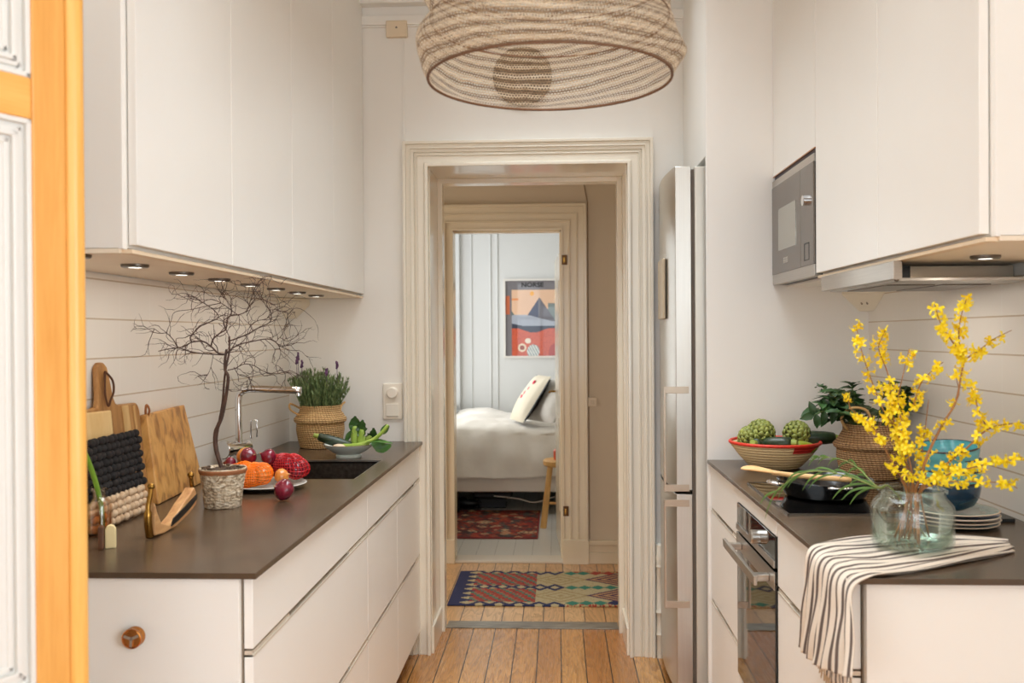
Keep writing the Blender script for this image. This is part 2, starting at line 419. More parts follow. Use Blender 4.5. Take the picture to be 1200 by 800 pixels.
# hinge plates on the bedroom frame
for z,w in ((2.02,'upper'),(.35,'lower')):
    v=z
    t=thing('door_hinge',(.052,YH-.021,z),'dark brass hinge plate on the bedroom door frame, '+w+' of the two','hinge')
    box(.036,.072,YH-.024,YH-.0205,z-.033,z+.033).build('hinge_plate',mat('dark_brass',(92,62,34),.35,.8),t,bev=.001)
    box(.046,.056,YH-.03,YH-.024,z-.016,z+.016).build('hinge_pin',M_brass,t,bev=.001)
# hall wall cable and switch
tag(G().tube([(.165,YH-.004,3.1),(.17,YH-.004,2.62),(.19,YH-.004,2.5),(.209,YH-.004,2.40),(.21,YH-.004,.16)],.003,6).build('wall_cable',mat('painted_cable',(150,122,90),.5)),'thin painted cable running down hall wall beside the bedroom doorframe','cable')
t=thing('light_switch',(.232,YH,1.04),'small square beige switch on the hall wall beside the bedroom door','switch')
box(.203,.261,YH-.022,YH,1.045,1.105).build('cover_plate',mat('beige_plastic',(236,222,200),.4),t,bev=.004)
box(.219,.245,YH-.028,YH-.022,1.061,1.089).build('rocker',mat('beige_plastic2',(220,203,178),.4),t,bev=.002)
# kitchen wall switch (dimmer + rocker)
t=thing('light_switch',(-.785,YF,1.122),'cream double wall plate with round dimmer knob beside the doorway casing','switch')
box(-.832,-.739,YF-.012,YF,1.122,1.294).build('cover_plate',M_white,t,bev=.004)
G().lathe([(0,0),(.027,0),(.027,.016),(.022,.02),(0,.02)],mtx=Matrix.Translation((-.786,YF-.011,1.25))@Matrix.Rotation(PI/2,4,'X'),seg=28).build('dimmer_knob',M_white,t,smooth='angle')
box(-.816,-.757,YF-.018,YF-.011,1.137,1.197).build('rocker',M_white,t,bev=.002)
# junction box + conduit
t=thing('junction_box',(-.752,YF,2.937),'cream rectangular junction box high on the wall left of the lampshade','junction box')
box(-.803,-.701,YF-.028,YF,2.94,3.018).build('box_body',mat('cream_plastic',(232,214,186),.4),t,bev=.005)
G().lathe([(0,0),(.005,0),(.004,.003),(0,.003)],mtx=Matrix.Translation((-.752,YF-.0279,2.984))@Matrix.Rotation(PI/2,4,'X'),seg=10).build('screw',M_steeld,t)
tag(box(-.728,-.718,YF-.008,YF,2.45,2.94).build('cable_conduit',M_wall,bev=.002),'white cable conduit running from the junction box down to the doorway casing','conduit')
# round mirror disc on wall above doorway
t=thing('round_mirror',(-.155,YF,2.60),'round grey mirror disc on the wall above the doorway, seen through the lampshade','mirror')
mx=Matrix.Translation((-.155,YF-.002,2.745))@Matrix.Rotation(PI/2,4,'X')
G().lathe([(0,0),(.134,0),(.134,.012),(0,.012)],mtx=mx,seg=48).build('mirror_disc',mat('smoked_mirror',(128,116,104),.12,.9),t,smooth='angle')
G().lathe([(.132,0),(.140,0),(.140,.018),(.132,.018),(.132,0)],mtx=mx,seg=48).build('rim',mat('grey_rim',(98,86,74),.4),t,smooth='angle')

# ------------------------------------------------------------------ LEFT run
XD=-.658
tl=struct(box(XL,XL+.004,1.2,YF,ZC,1.70).build('wall_left_tiles',tile_mat('white_wall_tiles',2.674,1.461,.2017,.1115,(242,237,229),(204,186,162))))
def front(name,x0,x1,y0,y1,z0,z1,parent,mt=None):
    return box(x0,x1,y0,y1,z0,z1).build(name,mt or M_cab,parent,bev=.002)
UL=[(1.962,3.172,'long white drawer unit at the near end of the left worktop'),
    (3.172,3.765,'white drawer unit under the sink, middle of the left worktop run'),
    (3.765,4.385,'white drawer unit beside the doorway at the far end of the left run')]
rows=[(.846,1.003),(.482,.828),(.115,.464)]
for y0,y1,lab in UL:
    t=thing('drawer_unit',(-.97,(y0+y1)/2,0),lab,'cabinet','drawer units under the left worktop')
    g=G()
    top=.80 if (y0>3.1 and y0<3.2) else 1.0
    g.box(XL+.002,XD-.022,y0+.001,y1-.001,.1,top); g.box(XL+.05,XD-.07,y0+.001,y1-.001,0,.1)
    if top<1: g.box(XD-.05,XD-.022,y0+.001,y1-.001,.8,1.0)
    g.build('carcass',M_shadow,t)
    for z0,z1 in rows:
        d=front('drawer_front',XD-.02,XD,y0+.0015,y1-.0015,z0,z1,t)
        c=(y0+y1)/2; w=(y1-y0)*.27
        if z1<.9:
            g=G(); g.box(XD-.02,XD-.002,y0+.004,c-w,z1,z1+.013); g.box(XD-.02,XD-.002,c+w,y1-.004,z1,z1+.013); g.box(XD-.02,XD+.001,y0+.004,y1-.004,z1,z1+.004)
            g.build('edge_pull',mat('pull_aluminium',(224,214,198),.35,.4),d)
# end panel (faces the camera) with a round knob
t=thing('end_panel',(-.98,1.95,0),'white end panel closing the near end of left base cabinets','cabinet panel')
box(XL+.002,-.682,1.945,1.961,0,1.003).build('panel',M_cab,t,bev=.0015)
k=G(); k.lathe([(0,0),(.0215,0),(.0215,.004),(.018,.009),(.0215,.015),(.0215,.020),(.019,.0215),(.017,.018),(0,.017)],mtx=Matrix.Translation((-.908,1.945,.878))@Matrix.Rotation(PI/2,4,'X'),seg=36)
ko=k.build('knob',M_bronze,t,smooth='angle')
gg=G()
for a in (25,160,265):
    gg.box(0,.017,-.004,0,-.0028,.0028,mtx=Matrix.Translation((-.908,1.9275,.878))@Matrix.Rotation(math.radians(-a),4,'Y'))
gg.build('knob_slots',M_chrome,ko)
# worktop with sink cut-out
sx0,sx1,sy0,sy1=-1.10,-.713,3.229,3.722
g=G(); x0,x1,y0,y1=XL+.004,-.642,1.935,YF-.001; z0,z1=1.004,ZC
g.box(x0,x1,y0,sy0,z0,z1); g.box(x0,x1,sy1,y1,z0,z1); g.box(x0,sx0,sy0,sy1,z0,z1); g.box(sx1,x1,sy0,sy1,z0,z1)
tag(g.build('worktop',M_counter),'dark grey stone worktop of the left run with sink cut-out','worktop')
t=thing('sink',(-.9,3.47,.82),'brushed steel undermount sink set into the left worktop','sink')
M_sink=mat('scratched_sink_steel',(112,102,92),.3,.85,c2=(80,72,65),vs=60,bmp=.2,bs=90)
g=G(); g.box(sx0,sx1,sy0,sy1,.815,.82); g.box(sx0-.002,sx0,sy0,sy1,.82,ZC-.001); g.box(sx1,sx1+.002,sy0,sy1,.82,ZC-.014); g.box(sx0,sx1,sy0-.002,sy0,.82,ZC-.001); g.box(sx0,sx1,sy1,sy1+.002,.82,ZC-.001)
g.build('basin',M_sink,t)
g=G(); g.box(sx0,sx1,sy1-.004,sy1,ZC-.006,ZC+.001); g.box(sx1-.003,sx1,sy0,sy1,ZC-.014,ZC+.0005); g.build('rim',M_steel,t)
G().lathe([(0,0),(.04,0),(.04,.004),(0,.004)],(-.9,3.47,.82),24).build('drain',M_chrome,t)
# tap
t=thing('kitchen_tap',(-1.205,3.45,ZC),'chrome swivel kitchen tap standing behind the sink','tap')
G().lathe([(0,0),(.027,0),(.027,.006),(.02,.012),(.02,.06),(0,.06)],(-1.205,3.45,ZC),28).build('base',M_chrome,t,smooth='angle')
d=Vector((-.35,-.94,0)).normalized(); q=d.to_track_quat('Z','Y').to_matrix().to_4x4()
G().lathe([(0,-.065),(.026,-.065),(.028,-.06),(.028,.055),(.034,.057),(.034,.073),(.031,.076),(0,.076)],mtx=Matrix.Translation((-1.215,3.45,1.10))@q,seg=32).build('mixer_body',M_chrome,t,smooth='angle')
G().tube(smoothp([(-1.205,3.45,1.10),(-1.205,3.45,1.2),(-1.205,3.45,1.285),(-1.196,3.45,1.31),(-1.17,3.45,1.322),(-1.12,3.45,1.323),(-.965,3.45,1.317)],6),[.0125]*18+[.0135]*18+[.0135],16).build('spout',M_chrome,t,smooth=True)
G().lathe([(0,0),(.009,0),(.009,.014),(0,.014)],(-.975,3.45,1.297),16).build('nozzle',M_chrome,t,smooth='angle')
g=G(); 
hp=[(-1.175,3.5,1.13),(-1.175,3.5,1.20),(-1.155,3.51,1.20),(-1.155,3.51,1.135)]
g.tube(hp,.0035,8); g.build('lever',M_chrome,t,smooth=True)
# upper cabinets left
XU=-.92; zU=1.722
us=[1.994+.6017*k for k in range(5)]
tops=3.12
labs=['near-most white tall wall cabinet door unit above left worktop','white tall wall cabinet second from the near end, above cutting boards and branch','white tall wall cabinet third from the near end, above the sink','white tall wall cabinet at the far end beside the doorway wall']
for k in range(4):
    y0,y1=us[k],us[k+1]
    if k==3:y1=YF-.004
    t=thing('wall_cabinet',(-1.1,(y0+y1)/2,1.70),labs[k],'cabinet','wall cabinets above the left worktop')
    box(XL+.004,XU-.022,y0+.001,y1-.001,1.716,tops).build('carcass',M_cab,t)
    front('door',XU-.02,XU,y0+.0018,y1-.0018,zU,tops,t)
tag(box(XL+.002,XU-.0215,1.972,1.9935,1.712,tops).build('side_panel',M_cab,bev=.0015),'white side panel closing the near end of the left wall cabinets','cabinet panel')
t=thing('under_cabinet_board',(-1.1,3.2,1.70),'pale board under the left wall cabinets carrying puck lights','cabinet board')
box(XL+.004,XU-.03,1.972,YF-.002,1.703,1.7155).build('board',M_edge,t,bev=.001)
box(XU-.03,XU-.006,1.985,YF-.002,1.703,1.712).build('front_edge',mat('board_edge',(238,216,186),.45),t,bev=.001)
ords=['first','second','third','fourth','fifth','sixth','seventh','eighth']
def puck(x,y,z,lab,grp=None):
    t=thing('puck_light',(x,y,z),lab,'light',grp)
    G().lathe([(.014,-.001),(.034,0),(.034,-.005),(.031,-.008),(.016,-.008),(.014,-.001)],(x,y,z),32).build('ring',M_steeld,t,smooth='angle')
    G().lathe([(0,-.009),(.016,-.008),(.016,-.001),(0,-.001)],(x,y,z),24).build('lens',LENS,t,smooth='angle')
for i,y in enumerate((1.995,2.285,2.575,2.87,3.165,3.458,3.75,4.045)):
    puck(-1.06,y,1.703,'%s round steel puck light under the left wall cabinets, counting from the pine door'%ords[i],'puck lights under the left wall cabinets')
def wedge(name,pts,z0,z1,lab):
    t=thing(name,(pts[0][0],pts[0][1],z0),lab,'socket')
    n=len(pts)
    G().prism(pts,lambda u,v,w:(u,v,w),z0,z1).build('housing',M_white,t,bev=.004)
    return t
# corner socket boxes (tall tapering wedges)
def corner(name,x,y,sx,lab):
    t=thing(name,(x,y,1.61),lab,'socket')
    bm=bmesh.new(); rings=[]
    for z,k in ((1.701,1.0),(1.672,1.0),(1.612,.42),(1.606,.34)):
        rings.append([bm.verts.new((x+sx*u*k,y+v*k,z)) for u,v in ((0,0),(.105,0),(0,-.19))])
    for a_,b_ in zip(rings,rings[1:]):
        for i in range(3): bm.faces.new((a_[i],a_[(i+1)%3],b_[(i+1)%3],b_[i]))
    bm.faces.new(rings[0]); bm.faces.new(rings[-1][::-1])
    g=G(); g.bm.free(); g.bm=bm; g.build('housing',mat('warm_white_plastic',(242,232,212),.4),t,bev=.003)
    for k in (0,1):
        f_=.62+.0*k; c=Vector((x+sx*.105*(.42+.2*k)*.62,y-.19*(1-(.42+.2*k))*.62-.003,1.642))
        g=G(); g.ball(c,(.006,.006,.012),8,6); g.build('socket_hole',M_shadow,t)
corner('corner_socket',XL+.0045,YF-.001,1,'cream wedge socket box under the far end of the left wall cabinets')
# ------------------------------------------------------------------ RIGHT run
struct(box(XR-.004,XR,1.2,3.738,ZC,1.70).build('wall_right_tiles',tile_mat('white_wall_tiles_right',2.637,1.457,.198,.106,(243,237,228),(204,184,158))))
XRf=.612
t=thing('tall_side_panel',(.92,3.75,0),'tall white wall panel standing between the worktop and the fridge','wall panel')
box(.600,XR-.001,3.738,3.760,0,CE-.002).build('panel',mat('panel_white',(246,243,238),.45,var=.01),t,bev=.0015)
def rdraw(y0,y1,rows,lab):
    t=thing('drawer_unit',(.92,(y0+y1)/2,0),lab,'cabinet','drawer units under the right worktop')
    g=G(); g.box(XRf+.022,XR-.006,y0+.001,y1-.001,.1,1.0); g.box(XRf+.07,XR-.05,y0+.001,y1-.001,0,.1); g.build('carcass',M_shadow,t)
    for z0,z1 in rows:
        d=front('drawer_front',XRf,XRf+.02,y0+.0015,y1-.0015,z0,z1,t)
        if z1<.95:
            c=(y0+y1)/2; w=(y1-y0)*.3
            g=G(); g.box(XRf+.002,XRf+.02,y0+.004,c-w,z1,z1+.013); g.box(XRf+.002,XRf+.02,c+w,y1-.004,z1,z1+.013); g.box(XRf-.001,XRf+.02,y0+.004,y1-.004,z1,z1+.004); g.build('edge_pull',MC['pull_aluminium'],d)
rdraw(3.172,3.736,[(.83,1.003),(.468,.812),(.115,.45)],'white three-drawer unit between the tall panel and the oven')
rdraw(1.966,2.616,[(.815,1.003),(.468,.797),(.115,.45)],'white drawer unit between the oven and the near end under the striped towel')
tag(box(.636,XR-.006,1.945,1.964,0,1.003).build('end_panel',M_cab,bev=.0015),'white end panel closing the near end of the right base cabinets','cabinet panel')
tag(box(.5975,XR-.004,1.925,3.737,1.004,ZC,).build('worktop',M_counter,bev=.001),'dark grey stone worktop of the right run under the hob','worktop')
# oven
oy0,oy1=2.618,3.170
t=thing('built_in_oven',(.9,2.9,.3),'built-in black glass and steel oven below the hob','oven')
box(.636,XR-.05,oy0+.004,oy1-.004,.36,1.0).build('body',M_black,t)
box(XRf-.002,XRf+.024,oy0+.001,oy1-.001,.952,1.003).build('top_strip',M_cab,t,bev=.001)
cp=box(.606,.636,oy0+.003,oy1-.003,.862,.950).build('control_panel',M_bglass,t,bev=.001)
box(.602,.606,oy0+.003,oy1-.003,.862,.882).build('panel_trim',M_steel,cp,bev=.0005)
for yy,n in ((2.83,'k'),):
    G().lathe([(0,0),(.021,0),(.021,.022),(.018,.026),(0,.026)],mtx=Matrix.Translation((.606,yy,.906))@Matrix.Rotation(-PI/2,4,'Y'),seg=32).build('control_knob',M_steel,cp,smooth='angle')
dr=box(.606,.636,oy0+.003,oy1-.003,.375,.852).build('oven_door',M_bglass,t,bev=.001)
box(.603,.606,oy0+.003,oy1-.003,.80,.852).build('door_trim',M_steel,dr,bev=.0005)
g=G(); g.box(.553,.563,oy0+.03,oy1-.03,.806,.834)
for yy in (oy0+.06,oy1-.10): g.box(.563,.603,yy,yy+.03,.810,.830)
g.build('oven_handle',M_steel,dr,bev=.002)
box(XRf,XRf+.02,oy0+.002,oy1-.002,.115,.36).build('lower_panel',M_cab,t,bev=.002)
box(XRf+.06,XR-.1,oy0+.002,oy1-.002,0,.36).build('oven_plinth',M_shadow,t)
# hob
t=thing('induction_hob',(.88,2.86,ZC),'black glass induction hob set on the right worktop','hob')
box(.637,1.13,2.587,3.13,ZC,ZC+.005).build('glass_top',M_bglass,t,bev=.0015)
g=G()
for x0,x1,y0,y1 in ((.634,1.133,2.584,2.587),(.634,1.133,3.13,3.133),(.634,.637,2.584,3.133),(1.13,1.133,2.584,3.133)): g.box(x0,x1,y0,y1,ZC,ZC+.006)
g.build('frame',M_steeld,t)
# fridge
t=thing('fridge_freezer',(.85,4.09,0),'tall stainless steel fridge-freezer beside the doorway','fridge')
fy0,fy1=3.80,4.385
box(.562,1.17,fy0,fy1,.03,2.202).build('body',mat('fridge_body_grey',(214,210,200),.35,.4),t,bev=.004)
def bow(z0,z1,topcurve=False):
    g=G(); n=14; P=[]
    for i in range(n+1):
        u=i/n; y=fy0+u*(fy1-fy0); P.append((.484-.018*sin(PI*u)**.8,y))
    P+=[(.548,fy1),(.548,fy0)]
    g.prism(P,lambda a,b,w:(a,b,w),z0,z1); return g
bow(.884,2.202).build('upper_door',M_steelv,t,smooth='angle',bev=.002)
bow(.06,.868).build('lower_door',M_steelv,t,smooth='angle',bev=.002)
box(.549,.561,fy0+.004,fy1-.004,.06,2.19).build('door_seal',mat('seal_grey',(96,86,76),.6),t)
for z0,z1 in ((.880,1.307),(.405,.846)):
    g=G(); 
    g.box(.430,.440,fy0+.03,fy0+.045,z0,z1)
    for a,b in ((z0,z0+.028),(z1-.028,z1)): g.box(.430,.535,fy0+.0295,fy0+.0455,a,b)
    g2=G(); g2.box(.4325,.4405,fy0-.012,fy0+.012,z0,z1)
    for a,b in ((z0,z0+.028),(z1-.028,z1)): g2.box(.4325,.535,fy0-.006,fy0-.0005,a,b)
    g.bm.free(); g2.build('door_handle',mat('handle_steel',(186,172,156),.3,.9),t,bev=.001)
tag(box(.452,.466,3.98,4.16,1.585,1.845).build('magnet_board',mat('magnet_wood',(196,178,150),.4),bev=.006),'small upright rounded panel with dark edge stuck on the fridge front','magnet board')
# cabinet above fridge
t=thing('over_fridge_cabinet',(.9,4.08,2.24),'white cabinet above the fridge next to the far wall','cabinet')
box(.622,XR-.002,3.762,YF-.002,2.24,3.12).build('carcass',M_cab,t)
box(.601,.621,3.762,YF-.002,2.235,3.12).build('door',M_cab,t,bev=.002)
# upper cabinets right
XV=.864; vs=[1.937,2.537,3.135]
labs=['white wall cabinet at the near end, above the forsythia branches','white wall cabinet above the cooker hood, between the near cabinet and microwave']
for k in range(2):
    y0,y1=vs[k],vs[k+1]
    t=thing('wall_cabinet',(1.05,(y0+y1)/2,1.71),labs[k],'cabinet','wall cabinets above the right worktop')
    box(XV+.022,XR-.002,y0+.001,y1-.001,1.716,tops).build('carcass',M_cab,t)
    front('door',XV,XV+.02,y0+.0018,y1-.0018,1.7195,tops,t)
tag(box(XV+.0215,XR-.002,1.915,1.937,1.712,tops).build('side_panel',M_cab,bev=.0015),'white side panel closing the near end of the right wall cabinets','cabinet panel')
t=thing('under_cabinet_board',(1.05,2.5,1.70),'pale board under the right wall cabinets above the cooker hood','cabinet board')
box(XV+.03,XR-.004,1.915,3.135,1.703,1.7155).build('board',M_edge,t,bev=.001)
box(XV+.006,XV+.03,1.925,3.135,1.703,1.712).build('front_edge',MC['board_edge'],t,bev=.001)
puck(1.03,2.28,1.703,'single round steel puck light under the right wall cabinets')
# microwave column
t=thing('microwave_cabinet',(1.05,3.436,1.70),'white wall cabinet above and around the built-in microwave','cabinet')
box(XV+.022,XR-.002,3.137,3.737,2.15,tops).build('carcass',M_cab,t)
box(XV+.05,XR-.002,3.137,3.737,1.704,1.712).build('shelf',M_cab,t)
front('door',XV,XV+.02,3.138,3.736,2.142,tops,t)
t=thing('microwave',(1.0,3.436,1.712),'built-in steel microwave with dark glass door beside the wall cabinets','microwave')
my0,my1=3.140,3.734
box(XV+.022,XR-.05,my0,my1,1.713,2.115).build('body',M_black,t)
for za,zb in ((1.7125,1.752),(2.095,2.122)): box(XV-.004,XV+.02,my0,my1,za,zb).build('trim_strip',M_steel,t,bev=.001)
M_mglass=mat('smoky_microwave_glass',(116,108,100),.16,.75)
dd=box(XV-.006,XV+.02,my0+.165,my1,1.752,2.095).build('microwave_door',M_mglass,t,bev=.001)
box(XV-.0075,XV-.006,my0+.23,my0+.485,1.838,1.998).build('door_window',mat('mw_window',(176,174,164),.12,.6),dd)
pn=box(XV-.006,XV+.02,my0,my0+.163,1.752,2.095).build('control_panel',M_mglass,t,bev=.001)
G().lathe([(0,0),(.018,0),(.018,.014),(0,.016)],mtx=Matrix.Translation((XV-.006,my0+.085,1.975))@Matrix.Rotation(-PI/2,4,'Y'),seg=28).build('control_knob',M_chrome,pn,smooth='angle')
g=G(); y,z=my0+.085,1.80
for a,b,c,d_ in ((-.03,.03,-.03,-.027),(-.03,.03,.027,.03),(-.03,-.027,-.03,.03),(.027,.03,-.03,.03)): g.box(XV-.007,XV-.006,y+a,y+b,z+c,z+d_)
g.build('button_outline',M_black,pn)
g=G()
for k,(w) in enumerate((.012,.012,.012,.012)):
    yy=my0+.40-k*.018; 
    for zz in (1.785,1.794,1.803): g.box(XV-.0068,XV-.006,yy,yy+.011,zz,zz+.003)
    g.box(XV-.0068,XV-.006,yy,yy+.003,1.785,1.806)
g.build('maker_lettering',M_white,dd)
box(XV+.006,XV+.03,my0,my1,2.122,2.142).build('top_gap',mat('gap_dark_blue',(30,32,62),.4),t)
box(XV-.002,XV+.01,my0,my1,2.138,2.1415).build('top_edge',M_bronze,t)
# hood
t=thing('cooker_hood',(1.05,2.72,1.64),'slim pull-out steel cooker hood under the right wall cabinets','cooker hood')
box(XV-.008,XV+.016,2.405,3.045,1.655,1.7025).build('front_fascia',M_steel,t,bev=.002)
box(.955,XR-.006,2.565,3.03,1.662,1.700).build('motor_box',mat('hood_side_steel',(190,176,156),.35,.7),t,bev=.001)
box(.884,.954,2.55,3.03,1.662,1.700).build('slide_unit',M_black,t)
g=G(); g.box(.88,XR-.006,2.42,3.03,1.652,1.660); g.build('pull_out_tray',M_steel,t,bev=.001)
for k in range(2):
    box(.91+.15*k,1.04+.15*k,2.6,2.95,1.649,1.652).build('grease_filter',M_steeld,t,bev=.001)
G().ball((.868,2.412,1.655),.006,12,8).build('stop_button',M_steeld,t,smooth=True)
corner('corner_socket',XR-.0045,3.737,-1,'cream wedge socket box under the cooker hood by the tall white panel')

# ------------------------------------------------------------------ pine door (open leaf, near left)
P0=Vector((-.779,1.5,0)); dd_=Vector((-.447,-.894,0)).normalized(); nn=Vector((-.894,.447,0)).normalized()
rot=Matrix(((dd_.x,nn.x,0,0),(dd_.y,nn.y,0,0),(0,0,1,0),(0,0,0,1)))
t=thing('pine_door',(P0.x,P0.y,0),'open pine panelled door leaf with white painted panels, near left','door',rot=rot)
# local x: along leaf toward camera, local y: into thickness (away), z up
LW=.60; DT=2.45
def dbox(x0,x1,y0,y1,z0,z1,name,mt,par,bev=.003): return box(x0,x1,y0,y1,z0,z1).build(name,mt,par,bev=bev,local=True)
dbox(.034,.092,0,.036,.01,DT,'stile',M_pine,t); dbox(LW-.09,LW,0,.036,.01,DT,'stile',M_pine,t)
o=G().tube([(.016,.01,.01),(.016,.01,DT)],.018,20).build('edge_bead',mat('pine_bead',(240,186,102),.35,c2=(232,168,78),vs=5,stretch=(20,20,1)),t,smooth='angle',local=True)
dbox(.0,.034,.012,.034,.01,DT,'lipping',M_pine,t)
for a,b in ((.01,.22),(.90,.97),(1.862,1.927),(DT-.12,DT)): dbox(.092,LW-.09,.001,.035,a,b,'rail',M_pineh,t)
for a,b in ((.22,.90),(.97,1.862),(1.927,DT-.12)):
    g=G(); x0,x1=.092,LW-.09
    g.box(x0,x1,.012,.026,a,b)
    for k,(w,dp) in enumerate(((.0,.002),(.014,.007),(.022,.003),(.034,.008))):
        w2=w+.008; y0=dp
        for (p,q,r,s) in ((x0+w,x0+w2,a+w,b-w),(x1-w2,x1-w,a+w,b-w),(x0+w,x1-w,a+w,a+w2),(x0+w,x1-w,b-w2,b-w)): g.box(p,q,y0,.013,r,s)
    g.build('door_panel',M_pwhite,t,bev=.0015,local=True)
for z in (.4,1.9): G().tube([(LW+.004,.018,z-.05),(LW+.004,.018,z+.05)],.008,10).build('hinge',M_brass,t,local=True)
struct(box(-2.6,-1.055,.85,.97,0,CE).build('wall_partition_left',M_wall))
struct(box(1.10,2.6,.85,.97,0,CE).build('wall_partition_right',M_wall))
# ------------------------------------------------------------------ bedroom door leaf, bed, etc.
t=thing('bedroom_door',(.02,6.33,.02),'cream bedroom door standing open into the bedroom, seen nearly edge-on','door')
Y0,Y1=6.315,7.02
dx=lambda y:.022-.05*(y-6.3)
g=G(); P=[(dx(Y0)-.0,Y0),(dx(Y1),Y1),(dx(Y1)+.038,Y1+.002),(dx(Y0)+.038-.0,Y0+.002)]
g.prism(P,lambda u,v,w:(u,v,w),.02,2.085); lf=g.build('leaf',M_trimh,t,bev=.003)
g=G()
for a,b in ((.3,.95),(1.1,1.9)):
    g.prism([(dx(6.42)-.004,6.42),(dx(6.92)-.004,6.92),(dx(6.92)+.001,6.92),(dx(6.42)+.001,6.42)],lambda u,v,w:(u,v,w),a,b)
g.build('raised_panel',M_trimh,t,bev=.002)
g=G(); hx=dx(6.95); g.tube([(hx+.002,6.95,1.10),(hx-.045,6.95,1.10)],.008,10); g.tube([(hx-.042,6.95,1.10),(hx-.046,6.84,1.10)],.008,10)
g.build('door_handle',M_brass,t,smooth=True)
# bed
t=thing('bed',(0.05,8.5,0),'bed with rumpled off-white duvet standing along the bedroom window','bed')
bx0_,bx1_,by0,by1=-.965,1.08,7.80,9.27
box(bx0_,bx1_,by0,by1,.20,.46).build('bed_base',mat('bed_base_fabric',(226,218,206),.8,bmp=.1,bs=200),t,bev=.012)
box(bx0_,bx1_,by0+.01,by1,.46,.64).build('mattress',M_fabricw,t,bev=.03)
for x in (bx0_+.1,bx1_-.1,0.0):
    for y in (by0+.1,by1-.1): G().lathe([(0,0),(.02,0),(.025,.2),(0,.2)],(x,y,.004),12).build('leg',M_black,t)
# duvet
def nz(x,y,s=1): return sin(x*3.1*s+1.3*sin(y*2.3*s))*.5+sin(y*5.3*s+x*1.7*s+.5)*.3+sin(x*9.7*s-y*4.1*s)*.2
P=[]
nx=70
prof=[(7.772,.325),(7.768,.42),(7.765,.52),(7.767,.62),(7.775,.69),(7.80,.722),(7.87,.735),(8.0,.74),(8.2,.745),(8.45,.75),(8.7,.75),(8.95,.745),(9.15,.735),(9.25,.70)]
pp=smoothp([(0,a,b) for a,b in prof],4)
for j,p in enumerate(pp):
    row=[]; v=j/(len(pp)-1)
    for i in range(nx+1):
        x=-.962+(2.03)*i/nx
        fr=1 if p.z<.7 and p.y<7.8 else 0
        w=nz(x*2,p.y*3+p.z*4)
        hem=.02*sin(x*2.2+1)+.015*sin(x*5)
        row.append(Vector((x,p.y-(.012*w+ .008*sin(x*26+p.z*9))*(fr),p.z+(.018*w+.012*nz(x*5,p.y*6))*(1-fr)+(hem if j<3 else 0)+ (0.05*math.exp(-((x+.75)/.3)**2)*(1-fr)*v))))
    P.append(row)
G().sheet(P).build('duvet',M_fabricw,t,smooth=True,solid=.02)
def pillow(name,loc,rx,size,lab,mt,cat='pillow',back=None):
    t=thing(name,loc,lab,cat,rot=rx)
    def half(sg):
        g=G(); n=14; P=[]
        for i in range(n+1):
            row=[]
            for j in range(n+1):
                u,v=i/n*2-1,j/n*2-1
                e=(max(0,(1-u*u))*max(0,(1-v*v)))**.42
                pin=1-.06*(1-abs(u*v))*0
                c=1-.07*(u*u)*(1-v*v)-.0; d=1-.07*(v*v)*(1-u*u)
                row.append(Vector((u*size[0]/2*d,sg*e*size[2]/2*(1+.06*sin(5*u+3*v)),v*size[1]/2*c)))
            P.append(row)
        g.sheet(P); return g
    half(-1).build('front_cover',mt,t,smooth=True,local=True)
    half(1).build('back_cover',back or mt,t,smooth=True,local=True)
    return t
def RX(ax,ay,az): return Matrix.Rotation(az,4,'Z')@Matrix.Rotation(ay,4,'Y')@Matrix.Rotation(ax,4,'X')
M_pil=mat('grey_linen',(222,216,206),.9,var=.06,vs=8,bmp=.3,bs=30,bd=.01)
M_cush=mat('cream_cushion',(214,204,182),.9,var=.05,bmp=.2,bs=100)
# faces turned towards -X (foot of bed), leaning back
RP=lambda tilt,yz=0:Matrix.Rotation(math.radians(-90+yz),4,'Z')@Matrix.Rotation(math.radians(tilt),4,'X')
pillow('bed_pillow',(-.06,7.99,.955),RP(-36,30),(.50,.42,.2),'plump grey linen pillow at the front of the bed beside the patterned cushion',M_pil)
pillow('bed_pillow',(.25,8.85,1.0),RP(-25,0),(.6,.48,.17),'grey pillow at the back of the bed behind the front pillow',mat('grey_pillow2',(196,188,180),.9,bmp=.2,bs=30))
tc=pillow('throw_cushion',(-.235,8.04,.975),RP(-33,18),(.42,.46,.13),'cream cushion with pink flowers and black edging leaning on the pillow',M_cush,'cushion',M_black)
cw=M_cush
g=G(); 
for (u,v,r) in ((.02,.06,.024),(-.02,.02,.022),(.05,.13,.02),(-.05,-.02,.02)):
    g.ball((u,-.060,v),(r,.009,r),12,8)
g.build('flower_patches',mat('pink_print',(226,70,92),.8),tc,smooth=True,local=True)
g=G(); pts=[]
for k in range(41):
    a=2*PI*k/40; c,s_=cos(a),sin(a); m=max(abs(c),abs(s_)); pts.append((c/m*.215,0.004,s_/m*.195))
g.tube(pts,.009,6); g.build('piping',M_black,tc,local=True)
